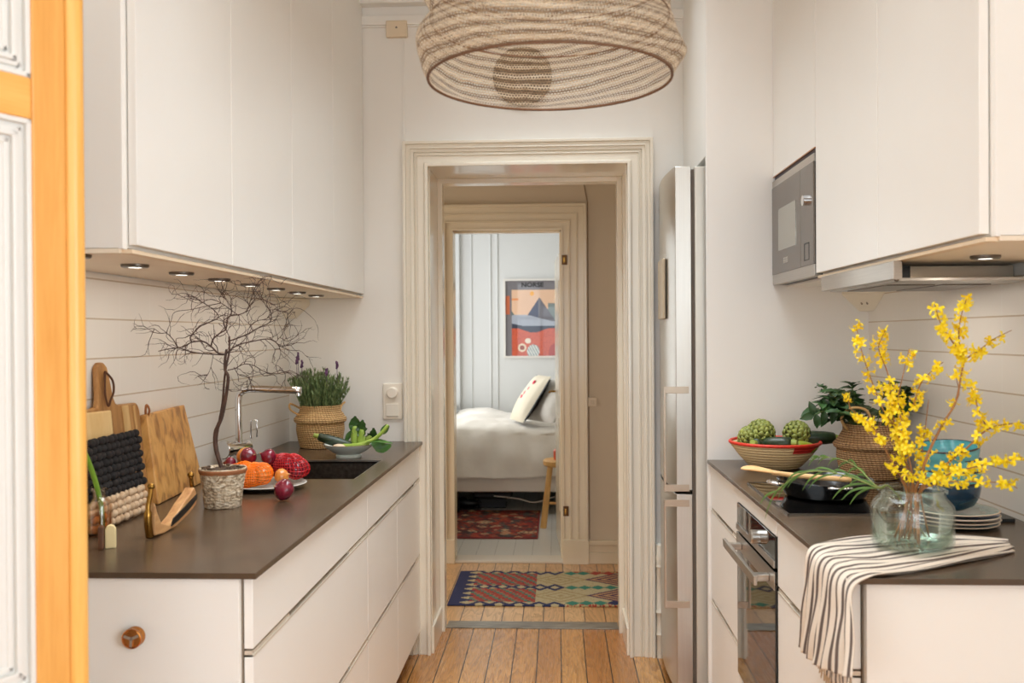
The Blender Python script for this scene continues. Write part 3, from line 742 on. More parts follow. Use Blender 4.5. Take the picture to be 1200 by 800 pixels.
# stool
t=thing('wooden_stool',(-.02,7.34,0),'small round pine stool beside the bed, half hidden by the door','stool')
M_st=wood('stool_pine',(226,178,108),(206,152,84),2,1,.5)
G().lathe([(0,.49),(.14,.49),(.15,.5),(.15,.53),(.14,.538),(0,.538)],(.035,7.34,0),28).build('seat',M_st,t,smooth='angle')
for a in (200,320,80):
    r=math.radians(a); c=Vector((.035,7.34,0))
    G().tube([c+Vector((cos(r)*.16,sin(r)*.16,.004)),c+Vector((cos(r)*.10,sin(r)*.10,.49))],[.026,.022],12).build('leg',M_st,t,smooth='angle')
G().tube([(.035-.1,7.29,.2),(.035+.11,7.25,.2)],.011,8).build('stretcher',M_st,t)
tag(G().lathe([(0,0),(.03,0),(.033,.07),(.02,.085),(0,.085)],(.0,7.32,.538),16).build('cup',mat('red_orange_glaze',(214,88,52),.4),smooth='angle'),'small orange cup on the pine stool beside the bed','cup')
# things under bed
def shoe(x,y,lab,sx=.13):
    t=thing('shoe',(x,y,.004),lab,'shoe')
    g=G(); g.ball((x,y,.06),(sx,.05,.055),16,10,fn=lambda v:Vector((v.x,v.y*(.8+.2*v.x),v.z*(1 if v.x<0 else .7)))); g.build('upper',M_black,t,smooth=True)
    box(x-sx,x+sx,y-.045,y+.045,.004,.02).build('sole',mat('dark_sole',(40,36,34),.6),t,bev=.008)
shoe(-.80,8.05,'black shoe lying under the bed on the left')
t=thing('storage_case',(-.62,8.2,.005),'flat black case lying under the bed behind the shoe','case')
box(-.75,-.40,8.1,8.35,.09,.15).build('case_body',M_black,t,bev=.02); box(-.70,-.45,8.12,8.3,.004,.09).build('case_base',M_black,t,bev=.01)
tag(G().tube(smoothp([(-.55,7.95,.14),(-.35,7.95,.12),(-.2,7.93,.09),(0,7.93,.14),(.2,7.93,.1),(.35,7.95,.06)],6),.005,6).build('white_cable',M_white,smooth=True),'white power cable looping under the bed','cable')
# ---- attribute painted flat things
def grid_attr(name,mt,nx,ny,fpos,fcol,parent=None,thick=0):
    me=bpy.data.meshes.new(name); V=[];Fc=[]
    for j in range(ny+1):
        for i in range(nx+1): V.append(fpos(i/nx,j/ny))
    for j in range(ny):
        for i in range(nx): a=j*(nx+1)+i; Fc.append((a,a+1,a+nx+2,a+nx+1))
    base_=Vector(V[0]); 
    if parent is None: V=[Vector(v)-base_ for v in V]
    else:
        mi=WM[parent.name].inverted(); V=[mi@Vector(v) for v in V]
    me.from_pydata(V,[],Fc); ca=me.color_attributes.new('Col','FLOAT_COLOR','CORNER')
    k=0
    for j in range(ny):
        for i in range(nx):
            c=fcol((i+.5)/nx,(j+.5)/ny); c=(lin(c[0]),lin(c[1]),lin(c[2]),1)
            for q in range(4): ca.data[k].color=c; k+=1
    me.materials.append(mt); o=bpy.data.objects.new(name,me); COL.objects.link(o)
    if parent: o.parent=parent; WM[o.name]=WM[parent.name].copy()
    else: o.location=base_; WM[o.name]=Matrix.Translation(base_)
    if thick:
        s=o.modifiers.new('Solid','SOLIDIFY'); s.thickness=thick; s.offset=-1
    return o
def hsh(a,b,c=0):
    x=sin(a*127.1+b*311.7+c*74.7)*43758.5453; return x-math.floor(x)
def redrug(u,v):
    if u>.985 or v<.03: return (136,34,26)
    a,b=u*11,v*15
    # diamond lattice
    p=math.floor(a+b); q=math.floor(a-b); fa=(a+b)%1-.5; fb=(a-b)%1-.5
    h=hsh(p,q); m=max(abs(fa),abs(fb))
    pal=[(140,40,28),(196,78,40),(96,30,26),(214,176,130),(84,86,76),(70,36,34),(176,52,34),(120,34,28),(150,60,36),(60,40,38)]
    c=pal[int(h*len(pal))]; c2=pal[int(hsh(p,q,3)*len(pal))]
    return c if m>.25 else c2
o=grid_attr('kilim_rug',attr_mat('red_wool'),130,110,lambda u,v:(-.965+u*.815,6.88+v*1.1,.012),redrug,thick=.006); tag(o,'dark red and orange patterned kilim rug on the white bedroom floor','rug')
def kil(u,v):
    be=(206,190,148); nav=(38,46,92); red=(184,72,58); teal=(58,138,116); pur=(96,58,88); pea=(206,160,112)
    n=hsh(int(u*140),int(v*60))
    tri=lambda x:abs((x%1)*2-1)
    if u<.05: return nav
    if u<.125 and (u-.05)/.075< tri(v*8): return nav
    def hexd(uc,vc,hu,hv): 
        a=abs(u-uc)/hu; b=abs(v-vc)/hv; return max(b,(a*.72+b*.28)) 
    for vc in (.27,.74):
        m=hexd(.27,vc,.17,.185)
        if m<1 and abs(u-.27)<.17:
            k=(int(u*60)+int(v*26))%4; return (red if k<2 else (teal if k==2 else (170,120,100))) if n>.15 else (150,60,60)
    for vc,h in ((.505,.10),(.02,.09),(.985,.10)):
        for uc in (.16,.26,.36,.46,.54):
            a=abs(u-uc)/.058+abs(v-vc)/h
            if a<1: return nav if a>.45 else be
    for uc in (.63,.70,.77,.84):
        for vc,c in ((.5,teal),(.94,teal if uc<.72 else red),(.07,teal if uc<.8 else nav)):
            a=abs(u-uc)/.04+abs(v-vc)/.06
            if a<1: return c
    for vc in (.27,.74):
        a=abs(u-.90)/.2+abs(v-vc)/.21
        if a<1:
            k=int(a*7); return pur if k%2==0 else pea
        a=abs(u-.57)/.17+abs(v-vc)/.2
        if a<1 and int(a*8)%3==0: return (184,160,112)
    if (v<.05 or v>.95) and u>.6: return (180,70,50) if n>.5 else (200,180,130)
    return be if n>.2 else (190,172,128)
o=grid_attr('hall_runner',attr_mat('kilim_wool'),220,80,lambda u,v:(-.626+u*1.12,5.178+v*.75,.008+.0015*sin(u*9)),kil,thick=.006); tag(o,'beige kilim runner with navy, red and teal diamonds on the hall floor','rug')
# poster
def art(u,v):
    # v up
    gy=(112,108,112)
    sky=(222,182,150)
    if u<.115 or v>.88: 
        if u<.08 and .55<v<.80: return (190,96,56)
        return gy
    if v<.34+.03*sin(u*9) and not (v>.30 and u<.05):
        if abs(u-.42)**2*4+abs(v-.2)**2*9<.012: return (226,214,196)
        if (u-.31)**2+((v-.11)*1.4)**2<.006: return (224,206,178) if (u-.31)**2+((v-.11)*1.4)**2>.002 else (140,60,40)
        if (u-.52)**2+((v-.06)*1.3)**2<.014: return (138,150,150) if int(u*40+v*30)%2 else (214,214,206)
        if (u-.95)**2+((v-.05)*1.2)**2<.02: return (168,52,38)
        return (196,82,50) if hsh(int(u*50),int(v*60))>.3 else (186,74,46)
    if v<.40+.05*max(0,1-u*3): return (40,46,66)
    if v<.50+.05*sin(u*4+.5): return (160,166,178)
    m=.78-abs(u-.64)*1.05
    if v<m: return (50,56,84) if u<.62 else (104,102,110)
    if u<.3 and v<.56+.05*sin(u*20): return (88,104,98)
    if u>.8 and v<.70: return (120,132,130)
    if (u-.5)**2+((v-.83)*1.4)**2<.0016: return (236,166,50)
    if abs(v-.755)<.012 and .12<u<.25: return (222,140,84)
    return sky
px0,px1,pz0,pz1=-.515,.02,1.315,2.07
t=thing('poster',(-.25,9.31,1.29),'framed poster with mountain landscape and orange foreground on the bedroom wall','poster')
fr=G(); e=.02
fr.box(px0-e,px0,9.295,9.318,pz0-e,pz1+e); fr.box(px1,px1+e,9.295,9.318,pz0-e,pz1+e); fr.box(px0,px1,9.295,9.318,pz0-e,pz0); fr.box(px0,px1,9.295,9.318,pz1,pz1+e)
fr.build('frame',M_pwhite,t)
grid_attr('print',attr_mat('poster_paper',.5,0,coat=.6),110,150,lambda u,v:(px0+u*(px1-px0),9.31,pz0+v*(pz1-pz0)),art,t)
cu=bpy.data.curves.new('title','FONT'); cu.body='NORSE'; cu.size=.062; cu.extrude=.0005; cu.offset=.0015
to=bpy.data.objects.new('title',cu); COL.objects.link(to)
dg=bpy.context.evaluated_depsgraph_get(); me=bpy.data.meshes.new_from_object(to.evaluated_get(dg)); bpy.data.objects.remove(to)
to=bpy.data.objects.new('title_lettering',me); COL.objects.link(to); me.materials.clear(); me.materials.append(M_black)
me.transform(WM[t.name].inverted()@Matrix.Translation((-.355,9.3085,2.008))@Matrix.Rotation(PI/2,4,'X')@Matrix.Diagonal((1.15,1,1,1))); to.parent=t
#PART2
# ================================================================== LEFT worktop objects
M_ac=wood('acacia_board',(196,146,86),(140,92,48),2,1.2,.45)
M_acl=wood('acacia_light',(222,186,128),(196,150,92),2,1.2,.45)
M_but=wood('butcher_board_wood',(206,146,76),(172,112,52),1,1.2,.4)
# big board with handle
t=thing('cutting_board',(-1.23,2.6,ZC),'tall striped wooden cutting board with looped handle leaning on the tiles','cutting board')
def onplane(y,z,off=0):   # leaning plane near the left wall : x from z
    return Vector((-1.224-(z-ZC)*.108+off,y,z))
def lean(out,th,name,mt,par,off=0,bev=.004):
    g=G(); A=[g.bm.verts.new(onplane(y,z,off)) for y,z in out]; B=[g.bm.verts.new(onplane(y,z,off-th)) for y,z in out]
    g.bm.faces.new(A); g.bm.faces.new(B[::-1]); n=len(out)
    for i in range(n): g.bm.faces.new((A[i],B[i],B[(i+1)%n],A[(i+1)%n]))
    return g.build(name,mt,par,bev=bev)
z0=ZC+.001
body=[(2.42,z0),(2.715,z0),(2.728,z0+.015)]+[(2.728,1.30),(2.722,1.316),(2.71,1.325),(2.60,1.327),(2.585,1.332),(2.575,1.35),(2.565,1.41),(2.558,1.437),(2.540,1.45),(2.52,1.45),(2.502,1.437),(2.497,1.41),(2.490,1.35),(2.48,1.33),(2.43,1.325),(2.405,1.30),(2.405,z0+.015)]
lean(body,.016,'board',M_ac,t)
lean([(2.62,z0+.02),(2.66,z0+.02),(2.655,1.322),(2.615,1.322)],.003,'light_stripe',M_acl,t,off=.0015,bev=0)
lean([(2.69,z0+.03),(2.70,z0+.03),(2.695,1.318),(2.685,1.318)],.003,'light_stripe',M_acl,t,off=.0015,bev=0)
G().tube(smoothp([onplane(2.535,1.425,.004),onplane(2.555,1.40,.012),onplane(2.55,1.37,.015),onplane(2.53,1.345,.013),onplane(2.515,1.33,.012),onplane(2.505,1.36,.012),onplane(2.52,1.40,.008),onplane(2.535,1.425,.004)],5),.003,6).build('leather_loop',mat('brown_leather',(84,48,26),.7),t)
# pale board behind/in front at the far left
t=thing('cutting_board',(-1.2,2.42,ZC),'pale plain wooden board behind the felt trivet, partly hidden by the pine door','cutting board')
lean([(2.25,z0),(2.50,z0),(2.515,1.318),(2.25,1.325)],.012,'board',wood('pale_board',(234,200,142),(222,182,120),2,1,.5),t,off=.02)
# felt trivet
t=thing('felt_ball_trivet',(-1.2,2.5,ZC),'black and natural felt ball trivet leaning against the wooden boards','trivet')
def balls(name,mt,r0,r1):
    g=G()
    for i in range(r0,r1):
        n=13
        for j in range(n):
            y=2.30+.0255*j+(.012 if i%2 else 0)+.004*sin(i*2.3); z=ZC+.014+i*.0195
            if y>2.612: continue
            p=onplane(y,z,.042+.002*sin(j*3+i))
            g.ball(p+Vector((0,R.uniform(-.001,.001),R.uniform(-.001,.001))),(.011,.0145,.0115),10,6)
    return g.build(name,mt,t,smooth=True)
balls('natural_felt',mat('natural_felt',(226,200,168),.95,c2=(200,166,130),vs=60,bmp=.5,bs=120),0,4)
balls('black_felt',mat('black_felt',(44,38,36),.95,c2=(24,22,22),vs=60,bmp=.5,bs=120),4,12)
# butcher board
t=thing('cutting_board',(-1.25,2.9,ZC),'thick end-grain wooden chopping block with leather loop leaning on the tiles','cutting board')
a,b,c,d=(-1.222,2.722,z0),(-1.252,3.150,z0),(-1.286,3.075,1.292),(-1.272,2.758,1.287)
a,b,c,d=[Vector(q) for q in (a,b,c,d)]
n=(b-a).cross(d-a).normalized()
if n.x<0: n=-n
th=.028
front_=[p+n*0 for p in (a,b,c,d)]; back=[p-n*th for p in front_]
mn=min(p.x for p in back); sh=Vector((max(0,XL+.005-mn),0,0)); 
g=G(); A=[g.bm.verts.new(p+sh) for p in front_]; B=[g.bm.verts.new(Vector((max(p.x+sh.x,XL+.0045),p.y,max(p.z,z0)))) for p in back]
g.bm.faces.new(A); g.bm.faces.new(B[::-1])
for i in range(4): g.bm.faces.new((A[i],B[i],B[(i+1)%4],A[(i+1)%4]))
m,nt,bb=base('end_grain_block'); v=objc(nt)
vo=node(nt,'ShaderNodeTexVoronoi'); vo.inputs['Scale'].default_value=38; nt.links.new(scalev(nt,v,(1,1,.7)),vo.inputs['Vector'])
fz=noise(nt,scalev(nt,v,(1,1,.6)),22,5,.8)
cc=ramp(nt,fz,[(.38,L((148,92,40))),(.5,L((206,148,78))),(.66,L((226,172,100)))])
cc=mixc(nt,mth(nt,'MULTIPLY',vo.outputs['Distance'],.3),cc,L((236,190,120)))
nt.links.new(cc,bb.inputs['Base Color']); bb.inputs['Roughness'].default_value=.42
g.build('block',m,t,bev=.004)
td=d+sh
G().tube(smoothp([td+Vector((-.004,.012,-.012)),td+Vector((.006,.002,.012)),td+Vector((.0,-.004,.028)),td+Vector((-.004,-.002,.012)),td+Vector((-.008,.008,-.006))],5),.0035,6).build('leather_loop',mat('tan_leather',(168,104,56),.6),t,smooth=True)
# bottle with stem
t=thing('glass_bottle',(-1.165,2.30,ZC),'small clear bottle holding a green stem beside the pine door','bottle')
GB=glass_mat('bottle_glass',(.97,.90,.84),.05)
G().lathe([(0,.002),(.028,.002),(.031,.01),(.031,.075),(.027,.088),(.016,.098),(.015,.112),(.020,.114),(.020,.120),(.0145,.122),(.013,.112),(.0135,.098),(.024,.086),(.028,.075),(.028,.01),(0,.008)],(-1.165,2.30,ZC-.001),28).build('glass',GB,t,smooth='angle')
G().lathe([(0,.009),(.0275,.009),(.0275,.055),(0,.055)],(-1.165,2.30,ZC),24).build('water',glass_mat('amber_water',(.86,.62,.38),.03),t,smooth='angle')
tag(G().tube(smoothp([(-1.158,2.303,ZC+.009),(-1.160,2.30,1.09),(-1.163,2.27,1.17),(-1.166,2.22,1.25),(-1.175,2.18,1.31),(-1.19,2.12,1.36)],5),[.006]*6+[.0065]*20,10).build('bamboo_shoot',mat('fresh_green_stem',(134,172,58),.4,c2=(104,146,40),vs=30),smooth=True),'thick green bamboo-like shoot standing in the small clear bottle','bamboo shoot')
t=thing('wooden_figure',(-1.06,2.12,ZC),'small two-tone wooden block with dark and cream halves by the glass bottle','ornament')
mxx=Matrix.Translation((-1.085,2.15,ZC))@Matrix.Rotation(math.radians(20),4,'Z')
box(-.006,.006,-.012,.012,0,.055,mtx=mxx).build('dark_half',wood('dark_walnut',(118,74,44),(74,44,26),2,3,.5),t,bev=.003)
g=G(); P=[(.008,0),(.032,0),(.032,.045),(.028,.053),(.020,.056),(.012,.053),(.008,.045)]
g.prism([(x,z) for x,z in P],lambda u,v,w:mxx@Vector((u,w,v)),.0,.014); g.build('cream_half',mat('cream_wood',(240,218,164),.5),t,bev=.002)
# curved tool
t=thing('curved_chopper',(-1.02,2.41,ZC),'small curved wooden tool with upright brass ends on the left worktop','kitchen tool')
A_=Vector((-1.02,2.27,ZC)); B_=Vector((-1.018,2.53,ZC)); ax=(B_-A_)
def bp(u,z): return A_+ax*u+Vector((0,0,z))
g=G(); out=[(0,.006),(.0,.09),(.05,.062),(.14,.030),(.3,.018),(.48,.032),(.66,.056),(.82,.072),(.95,.088),(1.0,.07),(1.0,.038),(.8,.02),(.5,.005),(.2,.001)]
nrm=Vector((ax.y,-ax.x,0)).normalized()
g.prism(out,lambda u,v,w:bp(u,v)+nrm*w,-.014,.014); g.build('wooden_body',wood('worn_tool_wood',(214,164,110),(178,122,74),1,2,.4),t,bev=.004)
g=G(); out=[(.34,.012),(.5,.018),(.8,.036),(.99,.054),(.99,.066),(.7,.048),(.4,.03)]
g.prism(out,lambda u,v,w:bp(u,v)+nrm*w,.0135,.017); g.build('dark_inlay',M_black,t)
g=G(); g.tube(smoothp([bp(-.01,.004),bp(-.045,.04),bp(-.04,.08),bp(-.0,.105),bp(.03,.125)],5),[.010]*9+[.006]*12,10); g.ball(bp(.03,.128),.009,10,8)
g.build('brass_end',M_brass,t,smooth=True)
g=G(); g.tube(smoothp([bp(1.0,.05),bp(1.03,.07),bp(1.0,.095),bp(.98,.115)],5),.006,10); g.ball(bp(.98,.12),.009,10,8)
g.build('brass_end',M_brass,t,smooth=True)
# lichen pot
pc=Vector((-.992,2.70,ZC))
t=thing('plant_pot',pc,'rough woven-textured beige pot holding the bare curly branch','plant pot')
m,nt,bb=base('lichen_clay'); v=objc(nt)
vv=node(nt,'ShaderNodeTexVoronoi'); vv.inputs['Scale'].default_value=75; nt.links.new(scalev(nt,v,(1,1,1.7)),vv.inputs['Vector'])
n1=noise(nt,v,45,5,1.5)
cc=ramp(nt,n1,[(.32,L((150,124,96))),(.5,L((208,186,156))),(.68,L((238,224,202)))])
nt.links.new(cc,bb.inputs['Base Color']); bb.inputs['Roughness'].default_value=.9
bump(nt,bb,mth(nt,'ADD',n1,vv.outputs['Distance']),.8,.006)
G().lathe([(0,.0),(.050,.0),(.053,.004),(.058,.05),(.067,.108),(.069,.116),(.064,.116),(.060,.1),(0,.1)],pc,48,wob=lambda i,k:1+.012*sin(k*60)+.01*sin(k*22+i)).build('pot_body',m,t,smooth=True)
G().lathe([(.0665,.100),(.0695,.108),(.0695,.113),(.066,.113)],pc,48).build('rust_band',mat('rust_band',(176,110,66),.7,c2=(130,84,54),vs=40),t,smooth=True)
g=G()
for k in range(90):
    a=R.uniform(0,2*PI); r=.062*math.sqrt(R.random()); g.ball(pc+Vector((r*cos(a),r*sin(a),.108+R.uniform(0,.008))),(R.uniform(.005,.010),R.uniform(.004,.009),.004),6,4,mtx=Matrix.Rotation(R.uniform(0,3),3,'Z').to_4x4())
stuff(g.build('bark_chips',mat('bark_mulch',(112,88,66),.8,c2=(52,42,36),vs=60,bmp=.4,bs=100),t))
# curly branch
def un(px,py,Y,X=None):
    a,b_=px-600,py-400; c,s=cos(rol),sin(rol); x=(a*c+b_*s)/f; z=-(-a*s+b_*c)/f
    d=F0*cos(pit)+Z0*sin(pit)+R0*x+(Z0*cos(pit)-F0*sin(pit))*z
    k=(Y/d.y) if X is None else X/d.x
    return Vector((d.x*k,d.y*k,d.z*k+H))
q=lambda a,b:(a/3.333+160,b/3.333+310)
RB=random.Random(11)
limbs=[
 ([(318,765),(310,720),(308,660),(318,630),(334,590),(350,510),(358,440),(346,410),(346,370),(352,330)],[.0065,.0062,.006,.006,.0056,.005,.0046,.0042,.004,.0036],0,0),
 ([(316,765),(312,700),(322,620),(336,540),(342,460),(350,400),(362,340),(362,280)],[.004,.004,.0036,.0034,.003,.003,.003,.0028],0.01,.01),
 ([(346,350),(318,345),(292,320),(260,300),(215,303),(190,318),(160,325),(120,330),(85,338)],.0030,0,-.05),
 ([(340,352),(300,350),(240,345),(195,335),(160,320),(145,295),(118,268),(95,268),(70,250)],.0022,0,.06),
 ([(70,250),(55,285),(45,315),(50,355)],.0012,.06,.07),
 ([(215,303),(210,285),(222,268),(250,240),(290,222),(320,205),(300,175),(262,150),(225,125),(190,112)],.0022,-.03,.05),
 ([(290,322),(300,290),(325,268),(350,250),(358,205),(400,195),(430,180),(445,140),(462,92)],.0026,0,-.06),
 ([(348,350),(370,330),(400,312),(450,300),(510,290),(540,300),(565,320),(600,310)],.0026,0,.05),
 ([(358,300),(400,285),(440,268),(470,250),(520,225),(525,190),(500,150),(480,102)],.0022,0,-.05),
 ([(355,412),(385,405),(420,388),(460,395),(500,418),(545,425),(592,415)],.0018,0,.05),
 ([(380,400),(400,430),(440,442),(420,460),(398,455)],.0012,0,.0),
 ([(350,255),(340,220),(372,190),(360,150),(330,112),(345,75)],.0018,0,.06),
 ([(400,200),(360,170),(330,150),(290,135),(240,150),(190,130)],.0014,-.02,-.05),
 ([(330,150),(280,160),(215,175),(150,185),(135,220),(115,268)],.0014,0,.04),
 ([(440,245),(470,220),(510,210),(545,180),(590,190),(600,185)],.0014,0,.04),
 ([(520,285),(545,300),(560,285),(590,300),(575,260),(580,235)],.0012,0,.02),
 ([(160,322),(155,290),(190,285),(222,268)],.0012,.02,.0),
 ([(160,322),(150,370),(128,405)],.0010,.03,.06),
 ([(300,350),(290,400),(275,430),(240,435)],.0010,0,.05),
 ([(450,395),(455,430),(440,470),(430,500)],.0010,0,.03),
 ([(500,290),(540,330),(530,380),(560,400),(552,420)],.0010,0,.05),
 ([(460,92),(480,120),(520,150),(515,75)],.0011,-.05,-.08),
 ([(330,112),(315,90),(300,65)],.0010,.05,.05),
 ([(430,200),(445,165),(420,130),(428,90)],.0010,0,.04),
]
t=thing('curly_branch',pc+Vector((0,0,.1)),'bare dark curly willow branch standing in the beige textured pot','branch')
g=G(); gt=G(); segs=[]
for pts,r,d0,d1 in limbs:
    n=len(pts); rr=r if isinstance(r,list) else [r*(1-.6*i/(n-1)) for i in range(n)]
    P=[un(*q(*p),Y=2.70+d0+(d1-d0)*i/(n-1)+RB.uniform(-.012,.012)*(1 if i>2 else 0)) for i,p in enumerate(pts)]
    if isinstance(r,list):
        P[0]=Vector((pc.x+.0,pc.y,pc.z+.105))
    for p_ in P: 
        if p_.x<XL+.012: p_.x=XL+.012
    SP=smoothp(P,4); RR=[]
    for i in range(n-1):
        for k in range(4): RR.append(rr[i]+(rr[i+1]-rr[i])*k/4)
    RR.append(rr[-1])
    (g if isinstance(r,list) else gt).tube(SP,RR,6)
    if not isinstance(r,list) : segs+= [(SP[i],(SP[i]-SP[i-1]).normalized(),RR[i]) for i in range(4,len(SP),2)]
    else: segs+=[(SP[i],(SP[i]-SP[i-1]).normalized(),RR[i]*.4) for i in range(24,len(SP),2)]
def wig(p,d,r,L_,dep):
    n=max(4,int(L_/.014)); P=[p.copy()]; cur=p.copy(); dd=d.copy()
    for k in range(n):
        dd=(dd+Vector((RB.uniform(-1,1),RB.uniform(-1,1)*.6,RB.uniform(-1,1)))*.62); dd.normalize(); cur=cur+dd*.014
        if cur.x<XL+.01: cur.x=XL+.01
        if cur.z>1.69: cur.z=1.69; 
        if cur.z<1.36: cur.z=1.36
        P.append(cur.copy())
        if dep<1 and RB.random()<.22: wig(cur,(dd+Vector((RB.uniform(-1,1),0,RB.uniform(-1,1)))).normalized(),r*.75,L_*.5,dep+1)
    gt.tube(P,[r*(1-.7*i/n) for i in range(n+1)],4)
for p_,d_,r_ in segs:
    if p_.z<1.36: continue
    if RB.random()<(.85 if p_.x>-1.12 else .22):
        wig(p_,(d_+Vector((RB.uniform(-1,1),RB.uniform(-.6,.6),RB.uniform(-.7,.9)))).normalized(),max(.0011,r_*.6),RB.uniform(.04,.12),0)
g.build('stem',M_bark,t,smooth=True); gt.build('twigs',mat('dark_twigs',(84,58,48),.65,c2=(56,38,32),vs=40),t,smooth=True)
# plate with onions
pl=Vector((-.965,3.03,ZC))
t=thing('dinner_plate',pl,'pale grey plate of netted onions beside the bare-branch pot','plate')
G().lathe([(0,.006),(.07,.006),(.10,.014),(.128,.020),(.131,.018),(.10,.008),(.07,0),(0,0)],pl,48).build('plate_dish',mat('grey_stoneware',(196,190,180),.25,coat=.4),t,smooth='angle')
M_ro=mat('red_onion_skin',(136,24,50),.22,c2=(84,12,30),vs=14,coat=.4,stretch=(4,4,.6))
M_yo=mat('yellow_onion_skin',(232,150,66),.3,c2=(206,118,44),vs=14,coat=.3,stretch=(4,4,.6))
M_root=mat('onion_root',(206,168,120),.8)
def onion(c,r,mt,lab,grp=None,tilt=(0,0),name='red_onion',cat='onion'):
    rt=Matrix.Rotation(tilt[0],4,'X')@Matrix.Rotation(tilt[1],4,'Y')
    t=thing(name,c,lab,cat,grp,rot=rt)
    pf=[(0,-.93),(.12,-.92),(.5,-.8),(.85,-.42),(1,0),(.93,.36),(.66,.70),(.36,.9),(.16,1.04),(.09,1.16),(.05,1.2),(0,1.2)]
    pr=[]
    for i in range(len(pf)-1):
        for k in range(3):
            pr.append((pf[i][0]+(pf[i+1][0]-pf[i][0])*k/3,pf[i][1]+(pf[i+1][1]-pf[i][1])*k/3))
    pr.append(pf[-1])
    G().lathe([(a*r,b*r*.92) for a,b in pr],(0,0,0),28).build('bulb',mt,t,smooth=True,local=True)
    g=G(); 
    for k in range(14):
        a=R.uniform(0,2*PI); g.tube([(0,0,-.84*r),(cos(a)*r*.12,sin(a)*r*.12,-r*.94)],.0008,4)
    g.ball((0,0,-.85*r),(r*.13,r*.13,r*.05),8,5); g.build('roots',M_root,t,local=True)
    g=G(); g.tube([(0,0,r*.98),(r*.05,0,r*1.12),(r*.12,r*.05,r*1.25)],[r*.12,r*.06,r*.02],6); g.build('dry_tip',M_root,t,local=True)
    return t
onion(Vector((-.838,2.80,ZC+.0335)),.034,M_ro,'shiny red onion lying alone on the worktop in front of the plate',tilt=(math.radians(62),math.radians(-38)))
def netbag(c,size,mt,mnet,lab,seed,rot=0,n=8):
    t=thing('net_bag',c,lab,'net bag',rot=Matrix.Rotation(rot,4,'Z'))
    rr=random.Random(seed); g=G()
    cs=[]
    for k in range(n):
        cs.append(Vector((size[0]*(((k%4)-1.5)/1.9)+rr.uniform(-.006,.006),size[1]*((k//4)-.5)*.9+rr.uniform(-.005,.005),rr.uniform(-.012,.010))))
    for c_ in cs: g.ball(c_,(.031,.03,.028),16,10)
    g.build('onions_inside',mt,t,smooth=True,local=True)
    # net shell hugging the onions
    g=G(); nu,nv=40,18; P=[]
    for j in range(nv+1):
        th=PI*j/nv; row=[]
        for i in range(nu+1):
            ph=2*PI*i/nu; d=Vector((sin(th)*cos(ph),sin(th)*sin(ph),cos(th)))
            best=.02
            for c_ in cs:
                b_=d.dot(c_); disc=b_*b_-(c_.length_squared-.0325**2)
                if disc>0: best=max(best,b_+math.sqrt(disc))
            row.append(d*(best+.0015+.001*sin(i*7+j*5)))
        P.append(row)
    g.sheet(P); o=g.build('netting',mnet,t,smooth=False,local=True)
    w=o.modifiers.new('Wire','WIREFRAME'); w.thickness=.0024
    return t
M_on=mat('orange_net',(255,132,20),.4); M_rn=mat('red_net',(196,20,26),.4)
netbag(pl+Vector((-.045,-.035,.052)),(.055,.03),M_yo,M_on,'orange net bag of yellow onions on the plate',3,rot=.1)
netbag(pl+Vector((.050,.066,.066)),(.052,.034),M_ro,M_rn,'red net bag of red onions at the back of the plate',5,rot=-.35,n=8)
onion(pl+Vector((-.066,.012,.105)),.029,M_ro,'red onion resting on top of the orange net bag',tilt=(1.2,.9))
onion(pl+Vector((-.004,.035,.100)),.028,M_ro,'red onion at the top of the pile beside the red net bag',tilt=(.7,-1.0))
onion(pl+Vector((-.119,-.01,.084)),.022,M_ro,'small red onion at the back left just behind the branch pot',tilt=(1.3,-1.2))
onion(pl+Vector((-.085,.05,.098)),.033,M_yo,'yellow-orange onion at the back of the plate between the red onions',name='yellow_onion',tilt=(1,.3))
onion(pl+Vector((.062,-.04,.046)),.026,M_yo,'light brown onion at the front right of the plate',name='yellow_onion',tilt=(.6,1.2))
# belly basket (left) with lavender
def basket_mat(name,c1,c2,sc=1):
    if name in MC: return MC[name]
    m,nt,b=base(name); v=node(nt,'ShaderNodeTexCoord').outputs['Object']
    sep=node(nt,'ShaderNodeSeparateXYZ'); nt.links.new(v,sep.inputs[0])
    an=mth(nt,'ARCTAN2',sep.outputs[1],sep.outputs[0]); rowz=mth(nt,'MULTIPLY',sep.outputs[2],120*sc)
    ridx=mth(nt,'FLOOR',rowz)
    a2=mth(nt,'ADD',mth(nt,'MULTIPLY',an,26.),mth(nt,'MULTIPLY',ridx,.5))
    h=mth(nt,'MULTIPLY',mth(nt,'ABSOLUTE',mth(nt,'SINE',mth(nt,'MULTIPLY',rowz,PI))),mth(nt,'ADD',mth(nt,'MULTIPLY',mth(nt,'ABSOLUTE',mth(nt,'SINE',a2)),.7),.3))
    n1=noise(nt,v,60,3)
    k=mth(nt,'MULTIPLY',h,mth(nt,'ADD',n1,.4))
    nt.links.new(ramp(nt,k,[(.05,L(c2)),(.55,L(c1))]),b.inputs['Base Color'])
    b.inputs['Roughness'].default_value=.75; bump(nt,b,h,.9,.006); MC[name]=m; return m
M_bask=basket_mat('seagrass_weave',(226,184,126),(156,108,60))
